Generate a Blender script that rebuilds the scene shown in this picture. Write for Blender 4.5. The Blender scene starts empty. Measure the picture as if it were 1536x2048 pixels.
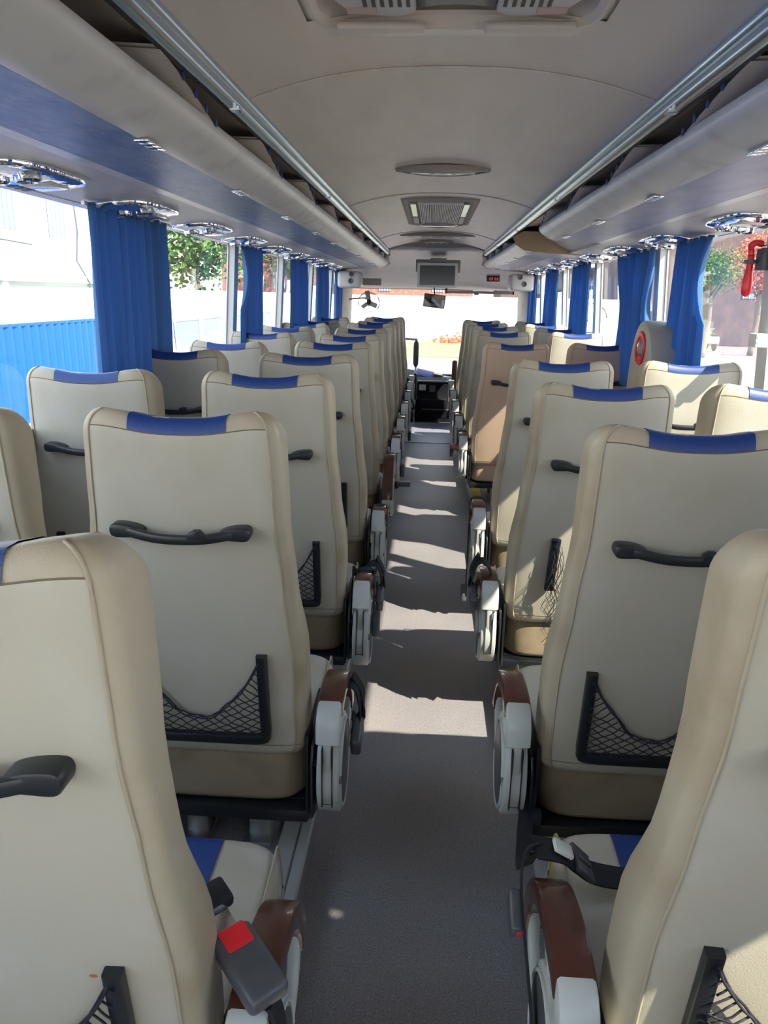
import bpy, bmesh, math, random
from mathutils import Vector, Matrix
random.seed(7)
S = bpy.context.scene
COL = S.collection
# ------------------------------------------------------------------ camera, world, sun, exposure
# metres; X right, Y towards the windscreen, Z up; aisle floor is z = 0; H = eye height above it
H = 1.42
XC = 0.025            # centre line of the bus
F_PX, VPX, VPY, ROLL = 1480.0, 865.0, 592.0, -0.02

def make_camera():
    d = Vector(((VPX - 768) / F_PX, -(VPY - 1024) / F_PX, 1.0)).normalized()
    x = Vector((math.cos(ROLL), math.sin(ROLL), 0)); x = (x - d * x.dot(d)).normalized()
    z = x.cross(d)
    if z.y < 0: z = -z
    # rows: world axes in camera coords (right, up, fwd) -> camera axes in world coords
    right = Vector((x[0], d[0], z[0])); up = Vector((x[1], d[1], z[1])); fwd = Vector((x[2], d[2], z[2]))
    m = Matrix((right, up, -fwd)).transposed().to_4x4()
    m.translation = Vector((0, 0, H))
    cam = bpy.data.cameras.new('camera'); o = bpy.data.objects.new('camera', cam)
    cam.sensor_fit = 'VERTICAL'; cam.sensor_height = 36.0; cam.lens = 36.0 * F_PX / 2048.0
    cam.clip_start = 0.02; cam.clip_end = 500
    o.matrix_world = m; COL.objects.link(o); S.camera = o
make_camera()

S.view_settings.view_transform = 'Standard'; S.view_settings.look = 'None'
S.view_settings.gamma = 1.0; S.view_settings.use_curve_mapping = False
S.view_settings.exposure = 0.78

w = bpy.data.worlds.new('sky'); S.world = w; w.use_nodes = True
nt = w.node_tree; bg = nt.nodes['Background']
geo = nt.nodes.new('ShaderNodeTexCoord'); sep = nt.nodes.new('ShaderNodeSeparateXYZ'); rmp = nt.nodes.new('ShaderNodeValToRGB')
nt.links.new(geo.outputs['Generated'], sep.inputs[0]); nt.links.new(sep.outputs[2], rmp.inputs[0]); nt.links.new(rmp.outputs[0], bg.inputs[0])
rmp.color_ramp.elements[0].position = 0.0; rmp.color_ramp.elements[0].color = (1.0, 0.98, 0.95, 1)
rmp.color_ramp.elements[1].position = 0.6; rmp.color_ramp.elements[1].color = (0.55, 0.72, 1.0, 1)
bg.inputs[1].default_value = 3.1

sun = bpy.data.lights.new('sun', 'SUN'); sun.energy = 8.5; sun.angle = math.radians(0.6); sun.color = (1.0, 0.9, 0.74)
so = bpy.data.objects.new('sun', sun); COL.objects.link(so)
so.rotation_euler = Vector((-1.0, 0.68, -1.15)).to_track_quat('-Z', 'Y').to_euler()
so.location = (8, -8, 12)

# ------------------------------------------------------------------ helpers
def prop(o, label=None, cat=None, group=None, kind=None):
    if label: o['label'] = label
    if cat: o['category'] = cat
    if group: o['group'] = group
    if kind: o['kind'] = kind
    return o
def empty(name, loc=(0, 0, 0), label=None, cat=None, group=None):
    o = bpy.data.objects.new(name, None); o.empty_display_size = 0.05
    COL.objects.link(o); o.location = loc
    return prop(o, label, cat, group)
def link(name, me, mats, parent=None, smooth=False, label=None):
    for m in (mats if isinstance(mats, (list, tuple)) else [mats]): me.materials.append(m)
    if smooth:
        me.polygons.foreach_set('use_smooth', [True] * len(me.polygons))
        if smooth is not True: me.set_sharp_from_angle(angle=math.radians(smooth))
    o = bpy.data.objects.new(name, me); COL.objects.link(o)
    if parent: o.parent = parent
    if label: o['label'] = label
    return o

class MB:
    """mesh collector"""
    def __init__(s): s.v = []; s.f = []; s.mi = []
    def add(s, vs, fs, mi=0):
        n = len(s.v); s.v += [tuple(p) for p in vs]; s.f += [tuple(i + n for i in f) for f in fs]; s.mi += [mi] * len(fs)
    def box(s, x0, x1, y0, y1, z0, z1, mi=0, M=None):
        vs = [Vector((x, y, z)) for z in (z0, z1) for x, y in ((x0, y0), (x1, y0), (x1, y1), (x0, y1))]
        if M: vs = [M @ p for p in vs]
        s.add(vs, [(3, 2, 1, 0), (4, 5, 6, 7), (0, 1, 5, 4), (1, 2, 6, 5), (2, 3, 7, 6), (3, 0, 4, 7)], mi)
    def bbox(s, x0, x1, y0, y1, z0, z1, r=0.005, mi=0, M=None, seg=2):
        bm = bmesh.new(); bmesh.ops.create_cube(bm, size=1)
        bmesh.ops.scale(bm, vec=(x1 - x0, y1 - y0, z1 - z0), verts=bm.verts)
        bmesh.ops.translate(bm, vec=((x0 + x1) / 2, (y0 + y1) / 2, (z0 + z1) / 2), verts=bm.verts)
        bmesh.ops.bevel(bm, geom=list(bm.edges), offset=r, segments=seg, affect='EDGES', profile=0.5)
        s.bm(bm, mi, M)
    def bm(s, bm, mi=0, M=None):
        bm.verts.index_update()
        vs = [(M @ v.co) if M else v.co.copy() for v in bm.verts]
        s.add(vs, [[v.index for v in f.verts] for f in bm.faces], mi); bm.free()
    def grid(s, P, close_u=False, close_v=False, mi=0, flip=False):
        nu = len(P); nv = len(P[0]); vs = [p for row in P for p in row]; fs = []
        for i in range(nu if close_u else nu - 1):
            for j in range(nv if close_v else nv - 1):
                a = i * nv + j; b = ((i + 1) % nu) * nv + j; c = ((i + 1) % nu) * nv + (j + 1) % nv; d = i * nv + (j + 1) % nv
                fs.append((a, b, c, d) if not flip else (a, d, c, b))
        s.add(vs, fs, mi)
    def prism(s, poly, a0, a1, axis='x', mi=0, r=0.0):
        """closed polygon (2D) extruded along an axis; optional edge bevel"""
        bm = bmesh.new()
        def P(u, v, a): return (a, u, v) if axis == 'x' else (u, a, v) if axis == 'y' else (u, v, a)
        A = [bm.verts.new(P(u, v, a0)) for u, v in poly]; B = [bm.verts.new(P(u, v, a1)) for u, v in poly]
        n = len(poly); fa = bm.faces.new(A); fb = bm.faces.new(B[::-1])
        for i in range(n): bm.faces.new((A[i], B[i], B[(i + 1) % n], A[(i + 1) % n]))
        bmesh.ops.recalc_face_normals(bm, faces=bm.faces)
        if r: bmesh.ops.bevel(bm, geom=list(fa.edges) + list(fb.edges), offset=r, segments=2, affect='EDGES', profile=0.5)
        s.bm(bm, mi)
    def sweep(s, path, prof, mi=0, up=(0, 0, 1), closed=False, scale=None, cap=True):
        """prof: 2D points in (side, up) frame"""
        n = len(path); path = [Vector(p) for p in path]; rings = []; upv = Vector(up)
        for i, p in enumerate(path):
            a = path[(i - 1) % n] if (closed or i > 0) else p; b = path[(i + 1) % n] if (closed or i < n - 1) else p
            t = (b - a).normalized(); side = t.cross(upv)
            if side.length < 1e-4: side = t.cross(Vector((0.01, 1, 0.02)))
            side.normalize(); u = side.cross(t).normalized(); k = scale[i] if scale else 1.0
            rings.append([p + side * (q[0] * k) + u * (q[1] * k) for q in prof])
        m = len(prof); vs = [q for r_ in rings for q in r_]; fs = []
        for i in range(n if closed else n - 1):
            for j in range(m):
                a = i * m + j; b = i * m + (j + 1) % m; c = ((i + 1) % n) * m + (j + 1) % m; d = ((i + 1) % n) * m + j
                fs.append((a, b, c, d))
        if not closed and cap: fs.append(tuple(range(m))[::-1]); fs.append(tuple((n - 1) * m + j for j in range(m)))
        s.add(vs, fs, mi)
    def tube(s, path, r, seg=8, mi=0, closed=False):
        s.sweep(path, [(r * math.cos(2 * math.pi * k / seg), r * math.sin(2 * math.pi * k / seg)) for k in range(seg)], mi, closed=closed)
    def lathe(s, prof, seg=24, mi=0, M=None):
        """prof (r, z) about z axis"""
        P = [[Vector((r * math.cos(2 * math.pi * k / seg), r * math.sin(2 * math.pi * k / seg), z)) for k in range(seg)] for r, z in prof]
        if M: P = [[M @ p for p in row] for row in P]
        s.grid(P, close_v=True, mi=mi, flip=True)
        n = len(s.v)
        s.f.append(tuple(range(n - seg, n))); s.mi.append(mi)
        n0 = n - seg * len(prof); s.f.append(tuple(range(n0, n0 + seg))[::-1]); s.mi.append(mi)
    def mesh(s, name):
        me = bpy.data.meshes.new(name); me.from_pydata(s.v, [], s.f); me.polygons.foreach_set('material_index', s.mi); me.update(); return me
    def build(s, name, mats, parent=None, smooth=False, label=None):
        return link(name, s.mesh(name), mats, parent, smooth, label)
def rp(w_, h_, r=0.3):
    """rounded rectangle profile"""
    c = min(w_, h_) * r; pts = []
    for sx, sy, a0 in ((1, 1, 0), (-1, 1, 90), (-1, -1, 180), (1, -1, 270)):
        for k in range(3):
            a = math.radians(a0 + 45 * k); pts.append((sx * (w_ / 2 - c) + c * math.cos(a), sy * (h_ / 2 - c) + c * math.sin(a)))
    return pts
def lerp(a, b, t): return a + (b - a) * t
def interp(pts, x):
    if x <= pts[0][0]: return pts[0][1]
    for (a, va), (b, vb) in zip(pts, pts[1:]):
        if x <= b:
            t = (x - a) / (b - a); t = t * t * (3 - 2 * t); return lerp(va, vb, t)
    return pts[-1][1]
def spline(pts, n=6, closed=False):
    P = [Vector(p) for p in pts]; N = len(P); out = []
    rng = range(N) if closed else range(N - 1)
    for i in rng:
        p1 = P[i]; p2 = P[(i + 1) % N]
        p0 = P[(i - 1) % N] if (closed or i > 0) else p1; p3 = P[(i + 2) % N] if (closed or i + 2 < N) else p2
        for k in range(n):
            t = k / n; out.append(0.5 * ((2 * p1) + (p2 - p0) * t + (2 * p0 - 5 * p1 + 4 * p2 - p3) * t * t + (3 * p1 - p0 - 3 * p2 + p3) * t ** 3))
    if not closed: out.append(P[-1])
    return out
def copy_tree(o, parent=None):
    c = o.copy(); COL.objects.link(c); c.parent = parent
    for ch in list(o.children): copy_tree(ch, c)
    return c

# ------------------------------------------------------------------ materials
def mat(name, col, rough=0.5, metal=0.0, noise=None, bump=None, spec=0.5, coat=0.0, emit=None, sheen=0.0, trans=0.0):
    """noise=(scale, col2, lo, hi[, stretch]) mixes a second colour; bump=(scale, strength, distance)"""
    m = bpy.data.materials.new(name); m.use_nodes = True; t = m.node_tree; b = t.nodes['Principled BSDF']
    b.inputs['Base Color'].default_value = (*col, 1); b.inputs['Roughness'].default_value = rough; b.inputs['Metallic'].default_value = metal
    b.inputs['Specular IOR Level'].default_value = spec; b.inputs['Coat Weight'].default_value = coat
    if sheen: b.inputs['Sheen Weight'].default_value = sheen
    tc = t.nodes.new('ShaderNodeTexCoord')
    if noise:
        stack = noise if isinstance(noise, list) else [noise]; prev = None
        for nz in stack:
            mp = t.nodes.new('ShaderNodeMapping'); t.links.new(tc.outputs['Object'], mp.inputs[0])
            if len(nz) > 4: mp.inputs['Scale'].default_value = nz[4]
            n = t.nodes.new('ShaderNodeTexNoise'); n.inputs['Scale'].default_value = nz[0]; n.inputs['Detail'].default_value = 4
            t.links.new(mp.outputs[0], n.inputs[0])
            r = t.nodes.new('ShaderNodeMapRange'); r.inputs[1].default_value = nz[2]; r.inputs[2].default_value = nz[3]
            t.links.new(n.outputs[0], r.inputs[0]); mx = t.nodes.new('ShaderNodeMix'); mx.data_type = 'RGBA'
            t.links.new(r.outputs[0], mx.inputs[0]); mx.inputs[7].default_value = (*nz[1], 1)
            if prev: t.links.new(prev, mx.inputs[6])
            else: mx.inputs[6].default_value = (*col, 1)
            prev = mx.outputs[2]
        t.links.new(prev, b.inputs['Base Color'])
    if bump:
        n = t.nodes.new('ShaderNodeTexNoise'); n.inputs['Scale'].default_value = bump[0]; n.inputs['Detail'].default_value = 3
        t.links.new(tc.outputs['Object'], n.inputs[0]); bp = t.nodes.new('ShaderNodeBump'); bp.inputs['Strength'].default_value = bump[1]; bp.inputs['Distance'].default_value = bump[2]
        t.links.new(n.outputs[0], bp.inputs['Height']); t.links.new(bp.outputs[0], b.inputs['Normal'])
    if emit: b.inputs['Emission Color'].default_value = (*emit[0], 1); b.inputs['Emission Strength'].default_value = emit[1]
    return m
M = {}
M['leather'] = mat('cream leather', (0.47, 0.435, 0.355), 0.42, noise=[(2.2, (0.38, 0.33, 0.24), 0.50, 0.75), (6, (0.50, 0.48, 0.42), 0.5, 0.75)], bump=(420, 0.25, 0.002))
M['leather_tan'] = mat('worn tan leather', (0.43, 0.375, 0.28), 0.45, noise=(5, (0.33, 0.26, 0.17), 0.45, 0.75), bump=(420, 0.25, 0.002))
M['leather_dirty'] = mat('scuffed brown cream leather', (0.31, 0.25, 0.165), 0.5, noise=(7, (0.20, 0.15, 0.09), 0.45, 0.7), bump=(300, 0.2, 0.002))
M['peach'] = mat('pinkish cream leather', (0.56, 0.41, 0.30), 0.45, noise=(3, (0.48, 0.34, 0.24), 0.45, 0.75), bump=(420, 0.2, 0.002))
M['blue_leather'] = mat('blue leather', (0.010, 0.042, 0.20), 0.4, bump=(420, 0.25, 0.002))
M['piping'] = mat('beige piping', (0.40, 0.34, 0.25), 0.6)
M['thread'] = mat('grey brown seam thread', (0.20, 0.16, 0.11), 0.8)
M['black'] = mat('black plastic', (0.012, 0.014, 0.018), 0.35)
M['black_soft'] = mat('black webbing', (0.010, 0.011, 0.015), 0.8, bump=(500, 0.4, 0.001))
M['net'] = mat('dark net cord', (0.018, 0.017, 0.028), 0.8)
M['grey_plastic'] = mat('light grey plastic', (0.50, 0.52, 0.50), 0.35, noise=(9, (0.42, 0.42, 0.38), 0.5, 0.8))
M['dark_grey'] = mat('dark grey plastic', (0.07, 0.075, 0.085), 0.4, noise=(30, (0.1, 0.1, 0.1), 0.5, 0.8))
M['brown'] = mat('red brown lacquered pad', (0.072, 0.020, 0.014), 0.28, coat=0.4, noise=(12, (0.105, 0.034, 0.022), 0.45, 0.75))
M['chrome'] = mat('chrome', (0.82, 0.84, 0.86), 0.07, 1.0)
M['chrome_wavy'] = mat('wavy chrome', (0.80, 0.82, 0.86), 0.06, 1.0, bump=(14, 0.5, 0.01))
M['alu'] = mat('brushed aluminium', (0.62, 0.63, 0.64), 0.32, 1.0)
M['rail'] = mat('polished blue grey rail', (0.50, 0.60, 0.68), 0.22, 1.0)
M['steel'] = mat('galvanised steel', (0.45, 0.45, 0.44), 0.4, 0.9)
M['red'] = mat('red plastic', (0.75, 0.02, 0.03), 0.3)
M['white'] = mat('white plastic', (0.75, 0.74, 0.70), 0.4)
M['floor'] = mat('speckled grey vinyl', (0.21, 0.20, 0.215), 0.5, noise=[(3, (0.27, 0.24, 0.24), 0.45, 0.8), (330, (0.42, 0.40, 0.40), 0.54, 0.68), (240, (0.08, 0.08, 0.09), 0.58, 0.7)], bump=(300, 0.1, 0.001))
M['floor_side'] = mat('grey vinyl step edge', (0.20, 0.18, 0.19), 0.5)
M['floor_front'] = mat('bluish grey vinyl', (0.24, 0.24, 0.30), 0.45, noise=(200, (0.30, 0.30, 0.36), 0.5, 0.7))
M['yellow'] = mat('yellow edge strip', (0.80, 0.58, 0.02), 0.5, noise=(14, (0.55, 0.40, 0.04), 0.5, 0.8))
M['ceiling'] = mat('beige grey headliner', (0.70, 0.63, 0.535), 0.38, noise=[(4, (0.62, 0.55, 0.46), 0.4, 0.75, (3, 0.6, 1)), (40, (0.75, 0.66, 0.57), 0.55, 0.8, (0.3, 3, 1))], bump=(6, 0.12, 0.01))
M['panel'] = mat('light grey moulded panel', (0.55, 0.54, 0.51), 0.4, noise=(5, (0.49, 0.47, 0.43), 0.5, 0.8))
M['rack'] = mat('satin grey rack moulding', (0.66, 0.655, 0.62), 0.32, noise=(9, (0.45, 0.44, 0.41), 0.5, 0.8))
M['rack_in'] = mat('taupe rack lining', (0.52, 0.46, 0.40), 0.7)
M['divider_strap'] = mat('taupe rack divider', (0.58, 0.52, 0.46), 0.6)
M['divider'] = mat('brown grey divider', (0.34, 0.30, 0.26), 0.6)
M['cap'] = mat('tan end cap', (0.42, 0.30, 0.16), 0.6)
M['rack_blue'] = mat('marbled blue rack panel', (0.12, 0.19, 0.36), 0.42, noise=[(7, (0.22, 0.28, 0.42), 0.4, 0.65, (2.5, 0.9, 1)), (30, (0.32, 0.35, 0.44), 0.5, 0.8, (2.5, 0.7, 1))])
M['rack_lilac'] = mat('marbled lilac grey rack panel', (0.40, 0.40, 0.50), 0.42, noise=[(7, (0.27, 0.30, 0.44), 0.45, 0.75, (2.5, 0.9, 1))])
M['frame_trim'] = mat('off white window trim', (0.60, 0.59, 0.55), 0.4)
M['rubber'] = mat('black rubber seal', (0.02, 0.02, 0.022), 0.6)
M['screen'] = mat('dark screen', (0.02, 0.025, 0.035), 0.15)
M['clear'] = mat('lamp lens', (0.50, 0.48, 0.45), 0.15, 0.3)
M['yellow_lens'] = mat('yellow lens', (0.62, 0.62, 0.30), 0.2)
M['mirror'] = mat('mirror glass', (0.9, 0.9, 0.9), 0.02, 1.0)
M['dash'] = mat('black dashboard plastic', (0.016, 0.016, 0.020), 0.85, spec=0.12)
M['dash_blue'] = mat('blue cloth', (0.06, 0.07, 0.30), 0.7)
M['wood'] = mat('reddish brown wood', (0.16, 0.055, 0.03), 0.4, noise=(10, (0.10, 0.03, 0.02), 0.4, 0.7, (6, 1, 1)))
M['led'] = mat('red display digits', (0.3, 0.01, 0.02), 0.4, emit=((1, 0.05, 0.1), 0.8))
M['sticker'] = mat('pinkish sticker', (0.55, 0.40, 0.36), 0.5)

def cloth_mat():
    m = bpy.data.materials.new('blue curtain cloth'); m.use_nodes = True; t = m.node_tree; t.nodes.clear()
    out = t.nodes.new('ShaderNodeOutputMaterial'); mx = t.nodes.new('ShaderNodeMixShader'); d = t.nodes.new('ShaderNodeBsdfPrincipled'); tr = t.nodes.new('ShaderNodeBsdfTranslucent')
    d.inputs['Base Color'].default_value = (0.065, 0.18, 0.385, 1); d.inputs['Roughness'].default_value = 0.75; d.inputs['Sheen Weight'].default_value = 0.15
    tr.inputs[0].default_value = (0.05, 0.26, 0.62, 1); mx.inputs[0].default_value = 0.38
    t.links.new(d.outputs[0], mx.inputs[1]); t.links.new(tr.outputs[0], mx.inputs[2]); t.links.new(mx.outputs[0], out.inputs[0]); return m
M['curtain'] = cloth_mat(); M['track'] = mat('pale grey aluminium', (0.50, 0.50, 0.48), 0.4, 0.3)
def glass_mat(name, tint, refl=0.06):
    m = bpy.data.materials.new(name); m.use_nodes = True; t = m.node_tree; t.nodes.clear()
    out = t.nodes.new('ShaderNodeOutputMaterial'); mx = t.nodes.new('ShaderNodeMixShader'); tp = t.nodes.new('ShaderNodeBsdfTransparent'); g = t.nodes.new('ShaderNodeBsdfGlossy')
    fr = t.nodes.new('ShaderNodeFresnel'); gm = t.nodes.new('ShaderNodeNewGeometry'); ir = t.nodes.new('ShaderNodeMapRange')
    ir.inputs[3].default_value = 1.5; ir.inputs[4].default_value = 1 / 1.5      # a thin pane reflects alike from both sides
    t.links.new(gm.outputs['Backfacing'], ir.inputs[0]); t.links.new(ir.outputs[0], fr.inputs[0])
    g.inputs['Roughness'].default_value = 0.02; tp.inputs[0].default_value = (*tint, 1)
    t.links.new(fr.outputs[0], mx.inputs[0]); t.links.new(tp.outputs[0], mx.inputs[1]); t.links.new(g.outputs[0], mx.inputs[2]); t.links.new(mx.outputs[0], out.inputs[0]); return m
M['glass'] = glass_mat('window glass', (0.86, 0.90, 0.89))
M['lens'] = glass_mat('clear lens', (0.8, 0.8, 0.78))
# outside
M['gravel'] = mat('pale gravel', (0.25, 0.20, 0.175), 0.9, noise=[(1.5, (0.27, 0.23, 0.20), 0.5, 0.8), (7, (0.14, 0.09, 0.08), 0.5, 0.65)])
M['grass'] = mat('dry green grass', (0.14, 0.20, 0.06), 0.9, noise=(2.5, (0.20, 0.24, 0.09), 0.4, 0.7))
M['plaster'] = mat('white plaster', (0.80, 0.80, 0.77), 0.8, noise=(1.2, (0.70, 0.71, 0.66), 0.5, 0.8, (1, 1, 0.3)))
M['plaster2'] = mat('pale green grey render', (0.62, 0.66, 0.58), 0.8, noise=(1.5, (0.70, 0.72, 0.66), 0.5, 0.8, (1, 1, 0.3)))
M['bluefence'] = mat('bright blue painted sheet', (0.0, 0.09, 0.42), 0.5)
M['brick'] = mat('red brown brick', (0.30, 0.12, 0.085), 0.9, noise=(5, (0.38, 0.20, 0.15), 0.45, 0.7))
M['roof'] = mat('terracotta roof', (0.30, 0.13, 0.07), 0.8, noise=(4, (0.42, 0.22, 0.12), 0.4, 0.7))
M['leaf'] = mat('green foliage', (0.06, 0.14, 0.03), 0.8, noise=(3, (0.14, 0.24, 0.05), 0.4, 0.7))
M['bark'] = mat('grey bark', (0.20, 0.16, 0.12), 0.9)
M['flower'] = mat('red leaves', (0.50, 0.10, 0.06), 0.8, noise=(6, (0.65, 0.25, 0.12), 0.4, 0.7))
M['brownwall'] = mat('dark brown wall', (0.10, 0.065, 0.06), 0.8, noise=(1.5, (0.15, 0.09, 0.075), 0.4, 0.7))
M['van'] = mat('white vehicle paint', (0.78, 0.78, 0.78), 0.3, coat=0.5)
M['vanglass'] = mat('dark vehicle glass', (0.13, 0.20, 0.25), 0.1)
M['tyre'] = mat('tyre', (0.03, 0.03, 0.03), 0.8)

def Z(zc): return zc + H     # eye-relative height -> world height

# ------------------------------------------------------------------ bus shell
YF, YR = 10.25, -1.6                 # windscreen and rear wall
PLT = 0.08                            # height of the seat platforms
EDGE_L, EDGE_R = -0.262, 0.318        # inner edges of the platforms
WZ0, WZ1 = Z(-0.42), Z(0.272)         # window band
def wall_x(z, side):                  # walls lean in towards the roof
    t = (z - 0) / WZ1; return XC + side * lerp(1.315, 1.205, max(0, min(1.2, t)))
def struct(o, parent=None): o['kind'] = 'structure'; return o

fl = MB(); fl.box(EDGE_L - 0.01, EDGE_R + 0.01, YR, 8.58, -0.06, 0.0)
struct(fl.build('floor', [M['floor']]))
pl = MB()
pl.box(-1.33, EDGE_L, YR, 8.58, -0.06, PLT)
# curved skirting where the vinyl turns up at the left platform
struct(pl.build('floor', [M['floor']]))
pr = MB(); pr.box(EDGE_R, 1.38, YR, 3.32, -0.06, PLT); pr.box(EDGE_R, 1.38, 4.42, 8.58, -0.06, PLT)
pr.box(EDGE_R, 0.62, 3.32, 4.42, -0.06, PLT)
struct(pr.build('floor', [M['floor']]))
st = MB(); st.box(0.62, 1.38, 3.32, 4.42, -1.0, -0.72); st.box(0.62, 0.85, 3.32, 4.42, -0.72, -0.25)
struct(st.build('floor', [M['floor_side']]))
ff = MB(); ff.box(-0.35, 1.3, 8.58, 10.1, -0.6, -0.42); ff.box(-1.3, -0.36, 8.58, 10.1, -0.6, -0.1); ff.box(-1.3, 1.3, 8.575, 8.582, -0.6, -0.065)
struct(ff.build('floor', [M['floor_side']]))
fb = MB(); fb.box(EDGE_L + 0.003, EDGE_R - 0.003, 7.35, 8.575, 0.0005, 0.004)
struct(fb.build('trim_1', [M['floor_front']]))

def edge_strips():
    # left: aluminium seat track beside the aisle
    t = MB(); x = EDGE_L
    t.prism([(x - 0.075, PLT), (x - 0.075, PLT + 0.012), (x - 0.035, PLT + 0.014), (x - 0.033, PLT + 0.006), (x - 0.029, PLT + 0.006), (x - 0.027, PLT + 0.014), (x - 0.004, PLT + 0.014), (x, PLT + 0.008), (x, PLT)], YR, 8.5, 'y')
    a = t.build('seat_track', [M['track']]); prop(a, 'long aluminium seat track along the left edge of the aisle', 'track')
    # right: alu edge and yellow strip
    t = MB(); x = EDGE_R
    t.prism([(x - 0.006, 0.02), (x - 0.006, PLT + 0.006), (x + 0.016, PLT + 0.006), (x + 0.016, PLT), (x, PLT), (x, 0.02)], YR, 8.5, 'y')
    t.prism([(x + 0.060, PLT), (x + 0.060, PLT + 0.008), (x + 0.072, PLT + 0.008), (x + 0.072, PLT)], YR, 8.5, 'y')
    root = empty('step_edging', (0, 0, PLT), 'aluminium and yellow edging strip along the right edge of the aisle', 'step edging')
    e = t.build('edge_profile', [M['track']]); e.parent = root; e.location = (0, 0, -PLT)
    t = MB(); t.box(x + 0.016, x + 0.060, YR, 8.5, PLT, PLT + 0.004)
    e = t.build('yellow_strip', [M['yellow']], label='worn yellow warning strip'); e.parent = root; e.location = (0, 0, -PLT)
edge_strips()

# walls: lower panels, window bands with pillars, glass
PILL = {-1: [0.1, 1.6, 3.12, 4.64, 6.12, 7.62, 9.1], 1: [-0.4, 1.0, 2.96, 4.40, 6.02, 7.5, 9.0]}
def side_wall(side, name, n0):
    m = MB(); t = 0.06 * side
    def slab(z0, z1, y0, y1, th=t, mb=m, off=0.0):
        a, b = wall_x(z0, side) + off, wall_x(z1, side) + off
        vs = [(a, y0, z0), (a + th, y0, z0), (b + th, y0, z1), (b, y0, z1), (a, y1, z0), (a + th, y1, z0), (b + th, y1, z1), (b, y1, z1)]
        mb.add(vs, [(0, 1, 2, 3), (7, 6, 5, 4), (0, 4, 5, 1), (1, 5, 6, 2), (2, 6, 7, 3), (3, 7, 4, 0)])
    slab(-0.06, WZ0, YR, YF - 0.55); slab(WZ1, Z(0.60), YR, YF - 0.3)
    slab(-0.06, WZ0 - 0.05, YF - 0.55, YF)
    if side < 0: slab(WZ0 - 0.05, WZ0, YF - 0.55, YF)
    struct(m.build(name, [M['panel']]))
    ys = PILL[side]
    for i, y in enumerate(ys):
        pm = MB(); wd = 0.045 if i < 6 else 0.06
        slab(WZ0, WZ1, y - wd, y + wd, t * 0.8, pm)
        struct(pm.build('trim_%d' % (10 + n0 + i), [M['frame_trim']]))
    ends = [YR] + ys + [9.75]
    for i in range(len(ends) - 1):
        g = MB(); a, b = ends[i] + 0.045, ends[i + 1] - 0.045
        if b - a < 0.1: continue
        z0, z1 = WZ0, WZ1; xa, xb = wall_x(z0, side) + t * 0.7, wall_x(z1, side) + t * 0.7; th = 0.005 * side
        g.add([(xa, a, z0), (xa, b, z0), (xb, b, z1), (xb, a, z1)], [(0, 1, 2, 3)])
        struct(g.build('window_%d' % (n0 + i), [M['glass']]))
        s_ = MB()
        for y_ in (a, b): s_.add([(xa - th, y_ - 0.008, z0), (xa - th, y_ + 0.008, z0), (xb - th, y_ + 0.008, z1), (xb - th, y_ - 0.008, z1)], [(0, 1, 2, 3)])
        struct(s_.build('trim_%d' % (30 + n0 + i), [M['rubber']]))
side_wall(-1, 'wall_left', 1); side_wall(1, 'wall_right', 9)

# rear wall
rw = MB(); rw.box(-1.3, 1.35, YR - 0.05, YR, -0.06, 0.9); rw.box(-1.3, 1.35, YR - 0.05, YR, 1.62, 2.02)
rw.box(-1.3, -1.0, YR - 0.05, YR, 0.9, 1.62); rw.box(1.05, 1.35, YR - 0.05, YR, 0.9, 1.62)
struct(rw.build('wall_rear', [M['panel']]))
g = MB(); g.add([(-1.0, YR - 0.02, 0.9), (1.05, YR - 0.02, 0.9), (1.05, YR - 0.02, 1.62), (-1.0, YR - 0.02, 1.62)], [(0, 1, 2, 3)])
struct(g.build('window_20', [M['glass']]))

# ceiling: arched, joins the rails
CZ = Z(0.535)
def ceil_z(x):
    a = abs(x - XC) / 0.5; return CZ - 0.075 * a ** 2.4
def ceiling():
    m = MB(); xs = [XC + 0.5 * (-1 + 2 * i / 24) for i in range(25)]
    HX0, HX1, HY0, HY1 = XC - 0.30, XC + 0.30, 0.75, 1.66     # roof hatch opening
    ys = [YR, HY0, HY1] + [HY1 + (8.15 - HY1) * i / 20 for i in range(1, 21)]
    V = {}; 
    P = [[Vector((x, y, ceil_z(x))) for y in ys] for x in xs]
    vs = [p for r_ in P for p in r_]; ny = len(ys); fs = []
    for i in range(24):
        for j in range(ny - 1):
            xm = (xs[i] + xs[i + 1]) / 2
            if HX0 < xm < HX1 and j == 1: continue
            a = i * ny + j; fs.append((a, a + 1, a + ny + 1, a + ny))
    m.add(vs, fs)
    # outer roof skin above the racks
    for s in (-1, 1):
        P = [[Vector((XC + s * 0.5, y, ceil_z(XC + .5))), Vector((XC + s * 0.9, y, Z(0.50))), Vector((XC + s * 1.26, y, Z(0.40)))] for y in (YR, 8.15, 9.9)]
        m.grid(P)
    P = [[Vector((XC + x, y, Z(0.62))) for y in (YR, 10.0)] for x in (-1.27, 1.27)]
    m.grid(P)
    struct(m.build('ceiling', [M['ceiling']], smooth=True))
    # seams: thin raised joints across the headliner
    for k, y in enumerate((2.03, 4.33, 6.72)):
        t = MB(); pts = [(x, y, ceil_z(x) - 0.001) for x in xs]
        t.sweep(pts, [(0.006, 0), (0.002, 0.002), (-0.002, 0.002), (-0.006, 0), (-0.002, -0.003), (0.002, -0.003)])
        struct(t.build('trim_%d' % (50 + k), [M['ceiling']]))
ceiling()

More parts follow.
